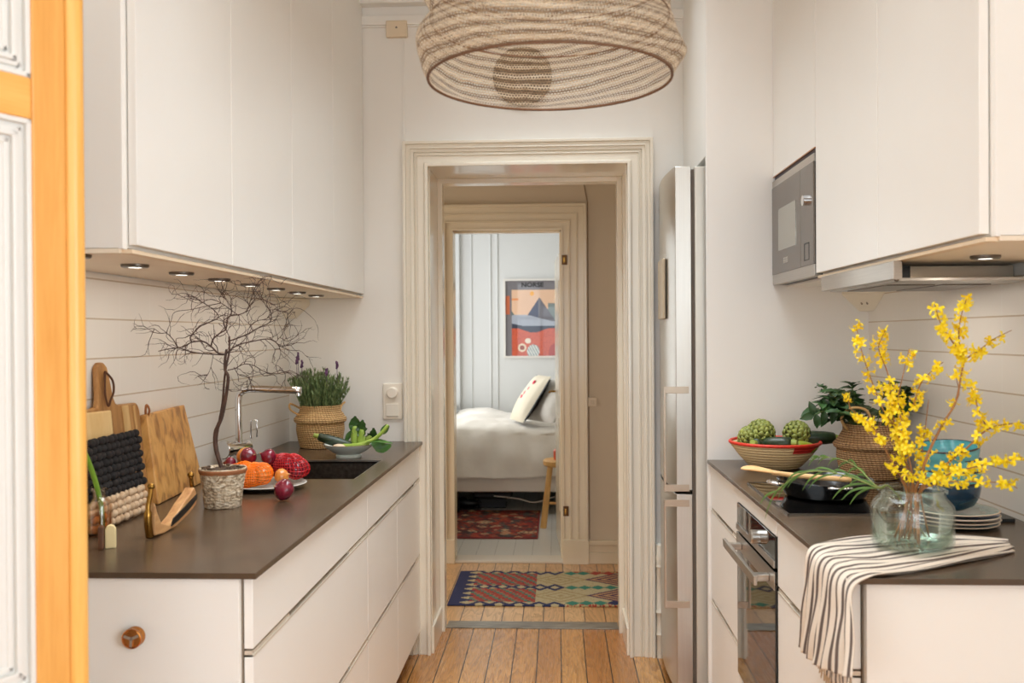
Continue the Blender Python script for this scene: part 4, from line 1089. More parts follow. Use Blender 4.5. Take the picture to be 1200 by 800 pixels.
def belly(c,rm,rn,hf,hn,lab,labcat='basket',mt=None,lean_=0):
    t=thing('belly_basket',c,lab,labcat)
    rb=rm*.72
    pf=[(0,0.002),(rb,.0),(rb+.008,.004),(rm*.86,hf*.30),(rm*.92,hf*.62),(rm*.91,hf*.84),(rm*.90,hf*.86),(rm*.99,hf*.93),(rm*1.01,hf),(rm*.99,hf*1.05),(rm*.94,hf*1.09),(rm*.87,hf*1.20),(rn*1.02,hn*.92),(rn*.98,hn*.97),(rn*.99,hn*1.1),(rn*.94,hn*1.1),(rn*.94,hn*.92),(rm*.8,hf*1.1),(rm*.8,.03),(0,.03)]
    G().lathe(pf,(0,0,0),56,mtx=Matrix.Translation(c)).build('basket_body',mt or M_bask,t,smooth='angle')
    return t
bc=Vector((-1.078,4.17,ZC))
t=belly(bc,.118,.094,.128,.175,'round belly basket of woven seagrass by the far wall holding lavender')
for s in (-1,1):
    P=[bc+Vector((s*.088,-.02,.178)),bc+Vector((s*.125,-.045,.20)),bc+Vector((s*.12,-.06,.175)),bc+Vector((s*.075,-.075,.150))] if s<0 else [bc+Vector((.07,.05,.18)),bc+Vector((.10,.05,.20)),bc+Vector((.095,.02,.19)),bc+Vector((.09,0,.165))]
    G().tube(smoothp(P,5),.0045,8).build('rope_handle',mat('rope',(200,156,98),.8),t,smooth=True)
t=thing('lavender_plant',bc+Vector((0,0,.15)),'bushy green lavender with purple tips growing in the left belly basket','plant')
g=G(); RL=random.Random(5)
tips=[]
for k in range(190):
    a=RL.uniform(0,2*PI); r=.08*math.sqrt(RL.random()); b0=bc+Vector((r*cos(a),r*sin(a),.155))
    sp=1.0+RL.uniform(.35,.85); hh=RL.uniform(.11,.20)*(1-.25*(r/.08)**2)
    tp=bc+Vector((r*cos(a)*sp+.012*cos(a),r*sin(a)*sp,.165+hh))
    if tp.y>YF-.02: tp.y=YF-.02
    mid=(b0+tp)/2+Vector((RL.uniform(-.008,.008),RL.uniform(-.008,.008),.01))
    pts=smoothp([b0,mid,tp],4); g.tube(pts,.0012,4)
    for i in range(2,len(pts)*2):
        u=i/(len(pts)*2); p=pts[min(int(u*(len(pts)-1)),len(pts)-1)]
        for s in range(3):
            aa=RL.uniform(0,2*PI); d=Vector((cos(aa)*.45,sin(aa)*.45,1)).normalized(); ln=RL.uniform(.016,.028)
            e=p+d*ln
            if e.y>YF-.012: continue
            g.ribbon([p,p+d*ln*.5,e],[.0008,.0022,.0004],Vector((-sin(aa),cos(aa),0)),n=1)
    tips.append(tp)
g.build('leaf_stems',mat('lavender_green',(136,154,100),.6,c2=(84,106,62),vs=50),t)
for tp in (Vector((bc.x-.093,bc.y-.05,1.412)),Vector((bc.x-.075,bc.y-.03,1.395)),Vector((bc.x+.088,bc.y-.04,1.39)),Vector((bc.x+.05,bc.y-.08,1.36)),Vector((bc.x-.1,bc.y,1.43))):
    gf=G(); gf.tube([tp-Vector((0,0,.08)),tp],.0012,4)
    for k in range(12): gf.ball(tp+Vector((RL.uniform(-.004,.004),RL.uniform(-.004,.004),-.012+.0024*k)),(.0045,.0045,.006),6,4)
    gf.build('flower_spike',mat('lavender_purple',(112,72,112),.7,c2=(74,44,78),vs=60),t)
# bowl of greens
wc=Vector((-.872,3.83,ZC))
t=thing('serving_bowl',wc,'pale blue footed bowl of green vegetables near the doorway end','bowl')
G().lathe([(0,0),(.052,0),(.054,.008),(.05,.012),(.075,.026),(.1,.046),(.106,.053),(.102,.054),(.094,.047),(.07,.03),(.04,.018),(0,.016)],wc,48).build('bowl_body',mat('celadon_glaze',(222,230,222),.2,coat=.5),t,smooth='angle')
G().lathe([(.1035,.0525),(.1065,.0535),(.1045,.0555),(.1015,.0545)],wc,48).build('bowl_rim',mat('brown_rim',(128,104,84),.4),t,smooth=True)
def zuc(c,dr,L_,r,lab,seg=20,name='zucchini'):
    t=thing(name,c,lab,'zucchini'); d=Vector(dr).normalized(); m=Matrix.Translation(c)@d.to_track_quat('Z','Y').to_matrix().to_4x4()
    G().lathe([(0,-L_/2),(r*.6,-L_/2+.004),(r*.92,-L_/2+.018),(r,-.1*L_),(r*.95,.2*L_),(r*.8,L_*.4),(r*.62,L_/2-.008),(0,L_/2-.006)],seg=seg,mtx=m,wob=lambda i,k:1+.02*cos(k*2*PI*5)).build('fruit',M_zuc,t,smooth=True)
    G().lathe([(0,L_/2-.01),(r*.55,L_/2-.008),(r*.42,L_/2+.004),(r*.46,L_/2+.012),(0,L_/2+.012)],seg=10,mtx=m).build('stem_end',M_zend,t,smooth='angle')
    return t
zuc(wc+Vector((-.052,-.02,.066)),(-1,-.15,.33),.16,.021,'dark green zucchini lying over the left rim of the pale blue bowl')
t=thing('bok_choy',wc+Vector((.04,.02,.03)),'upright leafy bok choy standing in the pale blue bowl','bok choy')
g=G(); gl=G()
for (a,b_,w,sd) in (((.03,.01,.035),(.025,.01,.15),.022,(1,.2,0)),((.045,0,.03),(.06,.0,.135),.02,(1,-.3,0)),((.055,.015,.03),(.10,.015,.10),.018,(.8,.4,0))):
    A=wc+Vector(a);B=wc+Vector(b_)
    g.ribbon(smoothp([A,A.lerp(B,.4)+Vector((0,-.004,0)),A.lerp(B,.8)+Vector((0,-.004,0))],3),[.018,.021,.021,.019,.016,.012,.007],sd,cup=.35)
    C=B+Vector((.004,-.01,.02))
    gl.ribbon(smoothp([A.lerp(B,.5),A.lerp(B,.75)+Vector((0,.004,0)),B,C],4),[.008,.014,.020,w,w*1.15,w*1.2,w*1.2,w*1.1,w*.9,w*.7,w*.5,w*.3,.004],sd,cup=-.3,ruf=.35,rf=1.9,n=6)
g.build('stalks',M_lgreen,t,smooth=True,solid=.003); gl.build('leaves',mat('bok_leaf',(58,100,34),.35,c2=(34,70,22),vs=30,coat=.2),t,smooth=True)
t=thing('leek',wc+Vector((.06,-.04,.05)),'pale green leek with dark leaf ends reaching over the right rim','leek')
P=smoothp([wc+Vector((-.03,-.03,.050)),wc+Vector((.05,-.045,.056)),wc+Vector((.11,-.05,.075)),wc+Vector((.15,-.052,.105)),wc+Vector((.176,-.05,.137))],5)
G().tube(P,[.009]*5+[.0095]*5+[.010]*5+[.009]*5+[.008],12,flat=.8).build('stalk',M_lgreen,t,smooth=True)
M_ll=mat('leek_leaf',(84,124,54),.4,c2=(48,86,32),vs=30)
for pts_,w_,sd_,cp_,rf_ in ((P[15:],[.01,.014,.015,.013,.010,.008],(1,0,-.6),.2,0),
  (smoothp([wc+Vector((.09,-.055,.07)),wc+Vector((.13,-.06,.072)),wc+Vector((.17,-.06,.066)),wc+Vector((.195,-.055,.062))],3),[.008,.012,.014,.016,.016,.015,.012,.01,.006,.004],(0,1,.3),.2,0),
  (smoothp([wc+Vector((.10,-.03,.07)),wc+Vector((.13,-.03,.055)),wc+Vector((.155,-.03,.04)),wc+Vector((.185,-.03,.052))],3),[.008,.014,.02,.025,.028,.026,.022,.016,.01,.004],(.2,.3,1),.2,.2),
  (smoothp([wc+Vector((-.02,.03,.05)),wc+Vector((-.01,.03,.08)),wc+Vector((.01,.03,.1)),wc+Vector((.03,.03,.11))],3),[.004,.006,.009,.011,.012,.011,.009,.007,.004,.003],(.5,0,-.8),.2,0)):
    g=G(); g.ribbon(pts_,w_,sd_,cup=cp_,ruf=rf_); g.build('leaf_end',M_ll,t,smooth=True)
tag(G().ball(wc+Vector((-.03,-.045,.045)),(.028,.02,.014),16,10).build('garlic_bulb',mat('garlic_skin',(236,216,188),.5,c2=(220,192,160),vs=20),smooth=True),'pale garlic bulb at the front of the blue bowl under the zucchini','garlic')
# ================================================================== RIGHT worktop objects
rc=Vector((.815,3.52,ZC))
t=thing('bread_basket',rc,'coiled straw bowl-basket with red rim filled with green vegetables','basket')
m,nt,b=base('coiled_straw'); v=objc(nt); sep=node(nt,'ShaderNodeSeparateXYZ'); nt.links.new(v,sep.inputs[0])
rz=mth(nt,'MULTIPLY',sep.outputs[2],95.); h=mth(nt,'ABSOLUTE',mth(nt,'SINE',mth(nt,'MULTIPLY',rz,PI)))
an=mth(nt,'ARCTAN2',sep.outputs[1],sep.outputs[0]); tick=mth(nt,'FRACT',mth(nt,'ADD',mth(nt,'MULTIPLY',an,9.),mth(nt,'MULTIPLY',mth(nt,'FLOOR',rz),.37)))
cc=ramp(nt,mth(nt,'MULTIPLY',h,mth(nt,'ADD',tick,.45)),[(.04,L((196,148,92))),(.26,L((252,226,176)))])
# red woven patch toward the right of the rim
pa=mth(nt,'LESS_THAN',mth(nt,'ABSOLUTE',mth(nt,'ADD',an,.95)),.42); pz=mth(nt,'GREATER_THAN',sep.outputs[2],.068)
cc=mixc(nt,mth(nt,'MULTIPLY',pa,pz),cc,L((206,36,30)))
nt.links.new(cc,b.inputs['Base Color']); b.inputs['Roughness'].default_value=.7; bump(nt,b,h,.8,.004)
G().lathe([(0,.002),(.08,0),(.095,.008),(.13,.045),(.157,.08),(.165,.094),(.158,.094),(.148,.078),(.12,.044),(.09,.016),(0,.012)],seg=64,mtx=Matrix.Translation(rc)).build('basket_bowl',m,t,smooth='angle')
G().tube([rc+Vector((.164*cos(2*PI*k/64),.164*sin(2*PI*k/64),.097)) for k in range(65)],.0062,10).build('red_rim',mat('red_binding',(226,62,36),.5,c2=(206,42,26),vs=60,bmp=.4,bs=200),t,smooth=True)
M_art=mat('artichoke_green',(166,172,84),.55,c2=(98,104,46),vs=45); M_arti=mat('artichoke_tip',(112,104,58),.6,c2=(60,50,32),vs=50)
def artichoke(c,r,lab,tl):
    rt=Matrix.Rotation(tl[0],4,'X')@Matrix.Rotation(tl[1],4,'Y')
    t=thing('artichoke',c,lab,'artichoke',rot=rt)
    G().ball((0,0,0),(r*.88,r*.88,r*.9),20,14).build('heart',M_arti,t,smooth=True,local=True)
    g=G()
    for j in range(9):
        th=PI*(.95-.105*j); n=max(4,int(13*sin(th)))
        for k in range(n):
            ph=2*PI*(k+(j%2)*.5)/n; 
            d=Vector((sin(th)*cos(ph),sin(th)*sin(ph),cos(th))); tu=Vector((-cos(th)*cos(ph),-cos(th)*sin(ph),sin(th))); sd=d.cross(tu)
            b0=d*r*.84; w=r*.26
            g.ribbon([b0,b0+tu*r*.18+d*r*.16,b0+tu*r*.36+d*r*.17,b0+tu*r*.5+d*r*.06],[w*.9,w,w*.75,w*.15],sd,cup=-.35,n=3)
    g.build('bracts',M_art,t,smooth=True,local=True,solid=.0015)
    G().tube([(0,0,-r*.8),(0,0,-r*1.12)],r*.2,10).build('stalk',M_zend,t,local=True)
artichoke(rc+Vector((-.094,-.01,.112)),.044,'artichoke at the left side of the red-rimmed basket',(.2,-.5))
artichoke(rc+Vector((-.052,.0,.128)),.052,'largest artichoke, second from left in the red-rimmed basket',(.5,.1))
artichoke(rc+Vector((.084,.01,.124)),.050,'artichoke at the right side of the red-rimmed basket',(.5,.4))
zuc(rc+Vector((-.075,-.075,.090)),(-.45,-.6,.25),.09,.024,'short zucchini with cut end at the front left of the red-rimmed basket')
zuc(rc+Vector((-.008,-.08,.098)),(.9,-.5,.1),.12,.027,'dark zucchini at the front middle of the red-rimmed basket')
zuc(rc+Vector((.155,.0,.112)),(1,-.15,.0),.15,.026,'dark zucchini sticking out over the right rim of the basket')
tag(G().ball(rc+Vector((.085,-.085,.083)),(.05,.03,.026),20,12,fn=lambda v:Vector((v.x,v.y*(1-.25*v.x),v.z*(1-.25*v.x)))).build('green_pear',mat('pear_skin',(156,162,44),.35,c2=(126,140,30),vs=12,coat=.2),smooth=True),'yellow-green pear lying at the front right of the red-rimmed basket','pear')
# pan + spoon
pp_=Vector((.815,2.87,ZC+.0052))
t=thing('frying_pan',pp_,'black shallow pan with small chrome loop handle on the hob','pan')
M_pan=mat('black_enamel',(22,21,20),.18,coat=.4)
G().lathe([(0,0),(.105,0),(.118,.006),(.138,.045),(.143,.052),(.141,.055),(.134,.047),(.113,.01),(0,.006)],pp_,56).build('pan_body',M_pan,t,smooth='angle')
G().tube(smoothp([pp_+Vector((-.128,-.055,.042)),pp_+Vector((-.16,-.085,.05)),pp_+Vector((-.182,-.06,.052)),pp_+Vector((-.172,-.03,.05)),pp_+Vector((-.138,-.015,.042))],6),.0055,10).build('loop_handle',M_chrome,t,smooth=True)
G().tube(smoothp([pp_+Vector((-.03,-.137,.044)),pp_+Vector((-.03,-.165,.05)),pp_+Vector((.01,-.172,.05)),pp_+Vector((.03,-.165,.05)),pp_+Vector((.03,-.137,.044))],5),.004,8).build('loop_handle',M_chrome,t,smooth=True)
t=thing('wooden_spoon',(.74,2.86,1.08),'pale wooden spoon lying across the black pan','spoon')
M_sp=wood('spoon_wood',(236,192,134),(214,164,104),0,2,.5)
P=smoothp([(.56,2.86,1.108),(.60,2.855,1.104),(.65,2.845,1.098),(.70,2.83,1.093),(.77,2.81,1.089),(.87,2.79,1.084)],4)
G().tube(P[8:],[.0075]*6+[.008]*6+[.0085],10).build('handle',M_sp,t,smooth=True)
g=G(); g.ribbon(P[:11],[.002,.010,.015,.018,.019,.018,.016,.013,.010,.008,.007],(0,1,.2),cup=.3,n=6); g.build('spoon_bowl',M_sp,t,smooth=True,solid=.005)
# right belly basket with leafy plant
bc2=Vector((1.09,3.29,ZC)); 
t=belly(bc2,.122,.092,.115,.17,'round belly basket of brown seagrass behind the hob holding a leafy plant',mt=basket_mat('seagrass_brown',(212,168,120),(146,100,64),1.1))
G().tube(smoothp([bc2+Vector((-.09,-.04,.17)),bc2+Vector((-.115,-.06,.21)),bc2+Vector((-.09,-.075,.245)),bc2+Vector((-.04,-.085,.24)),bc2+Vector((-.02,-.09,.19))],6),.005,8).build('rope_handle',MC['rope'],t,smooth=True)
t=thing('leafy_plant',bc2+Vector((0,0,.15)),'dark green leafy plant growing in the brown belly basket behind the hob','plant')
g=G(); gs=G(); RP_=random.Random(9)
def leafq(p,d,nm,L_,w):
    d=d.normalized(); sd=d.cross(nm).normalized(); 
    pts=[p,p+d*L_*.3+nm*.004,p+d*L_*.65,p+d*L_-nm*.006]
    g.ribbon(pts,[.002,w,w*.8,.001],sd,cup=-.25,n=4)
for k in range(26):
    a=RP_.uniform(0,2*PI) if k>8 else RP_.uniform(2.2,3.9); el=RP_.uniform(.3,1.2)
    d=Vector((cos(a)*cos(el),sin(a)*cos(el)*.7,sin(el))); b0=bc2+Vector((cos(a)*.04,sin(a)*.04,.16))
    L_=RP_.uniform(.12,.20); e=b0+d*L_; e.x=min(e.x,XR-.03)
    if e.y>3.7: e.y=3.7
    pts=smoothp([b0,b0.lerp(e,.5)+Vector((0,0,.02)),e],4); gs.tube(pts,.0018,5)
    for i in range(3,len(pts)):
        for s in (-1,1):
            dd=(pts[i]-pts[i-1]).normalized(); sdv=dd.cross(Vector((0,0,1))).normalized()*s
            dr=(dd*.5+sdv*.8+Vector((0,0,RP_.uniform(-.5,.1)))); p=pts[i]
            if p.x>XR-.05: dr.x=-abs(dr.x)
            leafq(p,dr,Vector((RP_.uniform(-.3,.3),-.3,1)).normalized(),RP_.uniform(.04,.065),RP_.uniform(.012,.018))
# trailing sprig to the left
sp=smoothp([bc2+Vector((-.07,-.03,.20)),bc2+Vector((-.12,-.04,.235)),bc2+Vector((-.17,-.05,.235)),bc2+Vector((-.205,-.05,.222))],4); gs.tube(sp,.0015,5)
for p,dr in ((sp[-1],Vector((-1,0,-.3))),(sp[-1],Vector((-.3,0,.9))),(sp[-2],Vector((.1,0,-1))),(sp[-5],Vector((-.1,0,-1))),(sp[6],Vector((-.6,0,.8))),(sp[5],Vector((-.2,0,-1)))):
    leafq(p,dr,Vector((0,-1,.2)),.05,.014)
leafq(bc2+Vector((-.12,-.04,.30)),Vector((-1,0,.05)),Vector((0,-.3,1)),.07,.014)
g.build('leaves',M_dleaf,t,smooth=True); gs.build('stems',mat('green_stems',(96,116,56),.5),t,smooth=True)
# plates & bowls
RP2=Vector((1.035,2.475,ZC))
pcol=[((150,176,186),(88,112,128)),((206,184,160),(120,110,104)),((60,76,130),(38,50,96)),((140,168,160),(90,120,116))]
plab=['grey-blue lowest plate under the stack of bowls','cream-rimmed plate, second from the bottom of the stack','dark blue plate, second from the top of the stack','grey-green top plate directly under the blue bowls']
for i,((c1,c2),lb) in enumerate(zip(pcol,plab)):
    c=RP2+Vector((.003*sin(i*3),.004*cos(i*2),.0105*i)); 
    t=thing('dinner_plate',c,lb,'plate','plates stacked under the blue bowls')
    G().lathe([(0,0),(.062,0),(.072,.003),(.108,.0085),(.1105,.0105),(.107,.0115),(.07,.0075),(0,.006)],c,48).build('plate_dish',mat('plate_glaze_%d'%i,c1,.2,c2=c2,vs=10,coat=.4),t,smooth='angle')
    G().lathe([(.1085,.0085),(.1112,.0105),(.1075,.0118),(.106,.0112)],c,48).build('plate_rim',mat('plate_rim_glaze',(222,200,176),.3),t,smooth=True)
bcs=[((28,62,84),(20,44,66)),((110,190,186),(84,166,166)),((120,198,192),(90,170,170)),((110,190,194),(78,156,166))]
blab=['dark blue bowl at the bottom of the bowl stack on the plates','turquoise bowl second from the bottom of the bowl stack','turquoise bowl third from the bottom of the bowl stack','turquoise bowl on top of the stack, slightly tilted with striped inside']
M_brim=mat('dark_bowl_rim',(48,34,30),.3)
for i,((c1,c2),lb) in enumerate(zip(bcs,blab)):
    c=RP2+Vector((-.018,-.01,.0435+.0305*i)); rt=None
    if i==3: rt=Matrix.Rotation(math.radians(5),4,'X')@Matrix.Rotation(math.radians(-5),4,'Y')
    t=thing('cereal_bowl',c,lb,'bowl','bowls stacked on the plates',rot=rt)
    pf=[(0,.002),(.036,0),(.041,.002),(.062,.014),(.074,.036),(.0785,.062),(.0785,.072),(.0765,.073),(.0745,.058),(.070,.036),(.056,.018),(.035,.009),(0,.007)]
    G().lathe(pf,(0,0,0),44).build('bowl_body',mat('bowl_glaze_%d'%i,c1,.18,c2=c2,vs=14,coat=.5,stretch=(.3,.3,4)),t,smooth='angle',local=True)
    G().lathe([(.0785,.070),(.0795,.0725),(.0765,.0745),(.0755,.0725)],(0,0,0),44).build('bowl_rim',M_brim,t,smooth=True,local=True)
tag(box(1.135,1.205,2.50,2.60,ZC,ZC+.010).build('black_coaster',M_black,bev=.002),'flat black slab lying behind the stacked plates by the tiles','coaster')
# towel
M_tow,nt,b=base('striped_linen')
uvn=node(nt,'ShaderNodeUVMap',uv_map='uv'); sep=node(nt,'ShaderNodeSeparateXYZ'); nt.links.new(uvn.outputs[0],sep.inputs[0])
q1=mth(nt,'FRACT',mth(nt,'MULTIPLY',sep.outputs[0],18.)); e1=mth(nt,'ABSOLUTE',mth(nt,'SUBTRACT',q1,.5))
st=ramp(nt,e1,[(.15,(1,1,1,1)),(.21,(0,0,0,1))])
wv=noise(nt,objc(nt),500,2)
cc=mixc(nt,st,L((240,228,212)),L((92,80,76))); cc=mixc(nt,mth(nt,'MULTIPLY',wv,.25),cc,L((150,132,116)))
nt.links.new(cc,b.inputs['Base Color']); b.inputs['Roughness'].default_value=.9; bump(nt,b,wv,.4,.001)
def towel(rowsP,name,par,nu=64,nv=10,fold=.006,seed=0,nf=5,dz=0):
    # rowsP: list of rows (3 ctrl points across) ; interpolate along length
    cols=[smoothp([r[j] for r in rowsP],8) for j in range(len(rowsP[0]))]
    me=bpy.data.meshes.new(name); V=[];Fc=[];UV=[]
    nr=len(cols[0])
    for i in range(nr):
        ac=smoothp([c[i] for c in cols],nu//(len(cols)-1)); 
        l=i/(nr-1)
        tng=(cols[1][min(i+1,nr-1)]-cols[1][max(i-1,0)]).normalized(); sd=(ac[-1]-ac[0]).normalized(); nm=tng.cross(sd).normalized()
        if nm.z<-.2 or (abs(nm.z)<=.2 and nm.x>0): nm=-nm
        for k,p in enumerate(ac):
            u=k/(len(ac)-1); a=fold*(.5+.5*sin(u*2*PI*nf+seed+1.6*sin(l*5)))*(.45+.55*abs(l*2-.9)) + .003*(.5+.5*sin(u*17+l*23))
            pp3=p+nm*a
            V.append(pp3); UV.append((u,l))
    m_=len(V)//nr
    for i in range(nr-1):
        for k in range(m_-1): a=i*m_+k; Fc.append((a,a+1,a+m_+1,a+m_))
    inv_=WM[par.name].inverted(); me.from_pydata([inv_@v for v in V],[],Fc); uvl=me.uv_layers.new(name='uv')
    for lp in me.loops: uvl.data[lp.index].uv=UV[lp.vertex_index]
    for p in me.polygons: p.use_smooth=True
    me.materials.append(M_tow); o=bpy.data.objects.new(name,me); COL.objects.link(o); o.parent=par; WM[o.name]=WM[par.name].copy()
    s=o.modifiers.new('Solid','SOLIDIFY'); s.thickness=.0022; s.offset=1
    return o
t=thing('striped_towel',(.8,2.1,ZC),'cream tea towel with dark stripes draped over the worktop corner under the jar','towel')
zt_=ZC+.002
rowsP=[
 [(1.06,2.235,zt_),(1.045,2.195,zt_),(1.035,2.155,zt_)],
 [(.95,2.30,zt_),(.94,2.18,zt_),(.93,2.08,zt_)],
 [(.82,2.30,zt_),(.81,2.13,zt_),(.80,1.995,zt_)],
 [(.70,2.26,zt_+.002),(.70,2.08,zt_),(.70,1.945,zt_)],
 [(.625,2.21,zt_+.004),(.625,2.05,zt_+.003),(.632,1.905,zt_+.003)],
 [(.586,2.19,ZC-.012),(.585,2.03,ZC-.008),(.592,1.885,ZC-.012)],
 [(.582,2.20,.93),(.578,2.03,.93),(.584,1.86,.945)],
 [(.580,2.215,.85),(.570,2.04,.85),(.578,1.845,.89)],
 [(.580,2.235,.775),(.566,2.05,.795),(.574,1.835,.845)]]
rowsP=[[Vector(p) for p in r] for r in rowsP]
towel(rowsP,'top_layer',t,fold=.011,nf=7,nu=120)
rows2=[[Vector((.60,2.18,ZC-.002)),Vector((.595,2.04,ZC-.002)),Vector((.596,1.93,ZC-.002))],[Vector((.590,2.17,.93)),Vector((.588,2.04,.93)),Vector((.590,1.9,.93))],[Vector((.590,2.15,.80)),Vector((.586,2.03,.775)),Vector((.588,1.9,.79))]]
towel(rows2,'under_layer',t,fold=.006,seed=2)
g=G()
for k in range(46):
    u=k/45; y=2.14-.22*u; z=.80-.02*sin(u*PI)
    p=Vector((.585,y,z-.002)); g.tube([p,p+Vector((R.uniform(-.004,.002),R.uniform(-.003,.003),-.02-R.uniform(0,.012)))],.0011,4)
stuff(g.build('fringe',mat('linen_fringe',(196,168,136),.9),t))
# jar
jc=Vector((.812,2.165,ZC+.014))
t=thing('glass_jar',jc,'wide clear glass jar of water holding forsythia on the striped towel','vase')
GJ=glass_mat('jar_glass',(.955,.98,.97),.05)
pf=[(0,.0),(.078,.0),(.086,.004),(.0895,.012),(.0905,.086),(.088,.096),(.078,.108),(.072,.114),(.071,.122),(.076,.125),(.076,.131),(.070,.133),(.067,.130),(.0675,.114),(.074,.105),(.084,.093),(.0865,.084),(.0855,.014),(.080,.008),(0,.008)]
G().lathe(pf,jc,56).build('glass',GJ,t,smooth='angle')
G().lathe([(0,.010),(.077,.010),(.0838,.017),(.0845,.034),(.0845,.036),(0,.036)],jc,48).build('water',glass_mat('jar_water',(.84,.90,.84),.07),t,smooth='angle')
bm_=un
fb=lambda x,y:(x/2.665+940,y/2.665+320)
jt=jc+Vector((0,0,.13))
def fo(pts,d0,d1,r=.0022,start=True,dens=1.0,foot=None,lab='',fl0=.12,keep=True):
    n=len(pts); P=[un(*p,Y=2.165+d0+(d1-d0)*i/(n-1)) for i,p in enumerate(pts)]
    t=thing('forsythia_branch',P[0],lab,'forsythia branch','forsythia branches in the glass jar')
    if start:
        ft=foot or Vector((R.uniform(-.05,.05),R.uniform(-.05,.03),.014))
        P=[jc+ft]+[jt+Vector(((P[0].x-jt.x)*.5,(P[0].y-jt.y)*.5,-.012))]+P
    SP=smoothp(P,5); RR=[r*(1-.6*i/(len(SP)-1)) for i in range(len(SP))]
    G().tube(SP,RR,7).build('twig',M_twig,t,smooth=True)
    g=G(); i0=12 if start else 0
    L_=0
    for i in range(i0,len(SP)-1):
        seg=(SP[i+1]-SP[i]); L_+=seg.length
        k=seg.length*dens*150; cnt=int(k)+(1 if R.random()<k-int(k) else 0)
        for _ in range(cnt):
            p=SP[i]+seg*R.random()
            if hsh(round(p.z*28),round(p.x*28),len(pts))<.18: continue
            ax=Vector((R.uniform(-1,1),R.uniform(-1,.6),R.uniform(-.9,.5))).normalized(); c=p+ax*R.uniform(.004,.009)
            o1=ax.orthogonal().normalized(); o2=ax.cross(o1); a0=R.uniform(0,PI)
            for m_ in range(4):
                a=a0+m_*PI/2+R.uniform(-.2,.2); dr=(o1*cos(a)+o2*sin(a)); ln=R.uniform(.011,.017)
                sd=ax.cross(dr)
                g.ribbon([c,c+dr*ln*.4+ax*.006,c+dr*ln*.8+ax*.007,c+dr*ln+ax*.004],[.0016,.0036,.0034,.0008],sd,n=2,cup=.2)
            g.tube([p,c+ax*.003],.0012,4)
    if len(g.bm.verts)>3: stuff(g.build('blossom',M_yel,t,smooth=True))
    else: g.bm.free()
    return SP
F=lambda *a:[fb(*p) for p in a]
fo(F((330,640),(300,500),(255,430),(215,330),(185,240),(168,160)),0,.06,lab='forsythia branch leaning left with its tip above the leafy plant',dens=.8)
fo(F((335,620),(290,480),(272,330),(240,240),(250,200),(268,162)),.03,.0,lab='upright dense forsythia branch in the left of the bunch, just right of the left-leaning one',dens=1.1)
fo(F((345,640),(315,480),(300,400),(312,330),(335,235)),-.02,.02,lab='short upright forsythia branch beside the dense left branch',dens=1.1)
S4=fo(F((365,650),(395,560),(440,470),(480,400),(500,300),(508,270)),-.03,-.05,r=.0042,dens=.22,lab='thickest pale forsythia branch rising right of centre with bare lower stem')
fo(F((508,270),(470,215),(430,150),(412,85)),-.05,-.07,start=False,dens=1.0,r=.0022,lab='left upper fork of the tallest forsythia branch')
fo(F((508,270),(490,215),(495,140),(520,62)),-.05,-.03,start=False,dens=1.0,r=.002,lab='middle upper fork of the tallest forsythia, reaching the highest tip')
fo(F((508,270),(560,235),(600,205),(655,178)),-.05,-.06,start=False,dens=.9,r=.002,lab='right upper fork of the tallest forsythia branch, over the tiles')
fo(F((480,400),(490,370),(476,305)),-.04,-.03,start=False,dens=.7,r=.0016,lab='short side twig halfway up the tallest forsythia branch')
fo(F((385,655),(470,580),(520,540),(562,500),(600,478),(650,470),(692,466)),0,-.05,lab='forsythia branch reaching right toward the photo edge at mid height',r=.003,dens=1.0)
fo(F((575,480),(548,420),(540,380),(520,345)),-.03,-.02,start=False,r=.0018,lab='upward side twig on the right-reaching forsythia branch',dens=1.0)
fo(F((395,655),(480,620),(560,600),(620,585),(690,583)),-.03,-.08,lab='forsythia branch reaching right just above the bowls',dens=1.0)
fo(F((400,665),(480,650),(560,652),(640,655),(672,672)),-.05,-.09,lab='lowest forsythia branch reaching right across the blue bowls',dens=.7)
fo(F((320,655),(275,580),(235,500),(195,455),(150,420),(148,370)),-.03,-.02,lab='forsythia branch arching to the far left in front of the basket',dens=1.0)
fo(F((385,640),(375,560),(385,480),(395,395)),.02,.04,lab='short straight forsythia branch in the centre of the bunch',dens=1.2)
fo(F((345,420),(370,345),(400,310),(440,278)),0,.02,start=False,r=.0018,lab='thin side twig pointing up right from the bunch centre',dens=.7)
fo(F((310,640),(350,630),(400,640),(440,645)),-.05,-.06,dens=1.3,lab='short forsythia twig drooping over the jar rim')
# palm / grass fronds
def frond(pts,dep,lab,nleaf,ll,droop):
    n=len(pts); P=[un(*p,Y=2.165+dep*i/(n-1)) for i,p in enumerate(pts)]
    t=thing('palm_frond',P[0],lab,'palm frond','green fronds in the glass jar')
    P=[jc+Vector((.03,.0,.02)),jt+Vector((-.045,-.0,.0))]+P
    SP=smoothp(P,6); G().tube(SP,[.002*(1-.6*i/len(SP)) for i in range(len(SP))],6).build('midrib',mat('frond_rib',(128,140,70),.5),t,smooth=True)
    g=G()
    for i in range(10,len(SP)):
        for s in (-1,1):
            if R.random()<.12 or (i%3!=0): continue
            tg=(SP[i]-SP[i-1]).normalized(); up=Vector((0,.5,s*.55)); d=(tg*1.0+up*.5+Vector((0,0,-droop+R.uniform(-.35,.25)))).normalized()
            L2=ll*(1-.45*(i/len(SP)))*R.uniform(.8,1.1); p=SP[i]
            q3=[p,p+d*L2*.4,p+d*L2*.75+Vector((0,0,-L2*.12)),p+d*L2+Vector((0,0,-L2*.38))]
            g.ribbon(smoothp(q3,3),[.0008,.0016,.0024,.0027,.0028,.0027,.0024,.0018,.0012,.0005],Vector((0,.5,.8)),n=2,cup=.2)
    g.build('leaflets',mat('frond_green',(96,130,56),.5,c2=(66,98,38),vs=30),t,smooth=True)
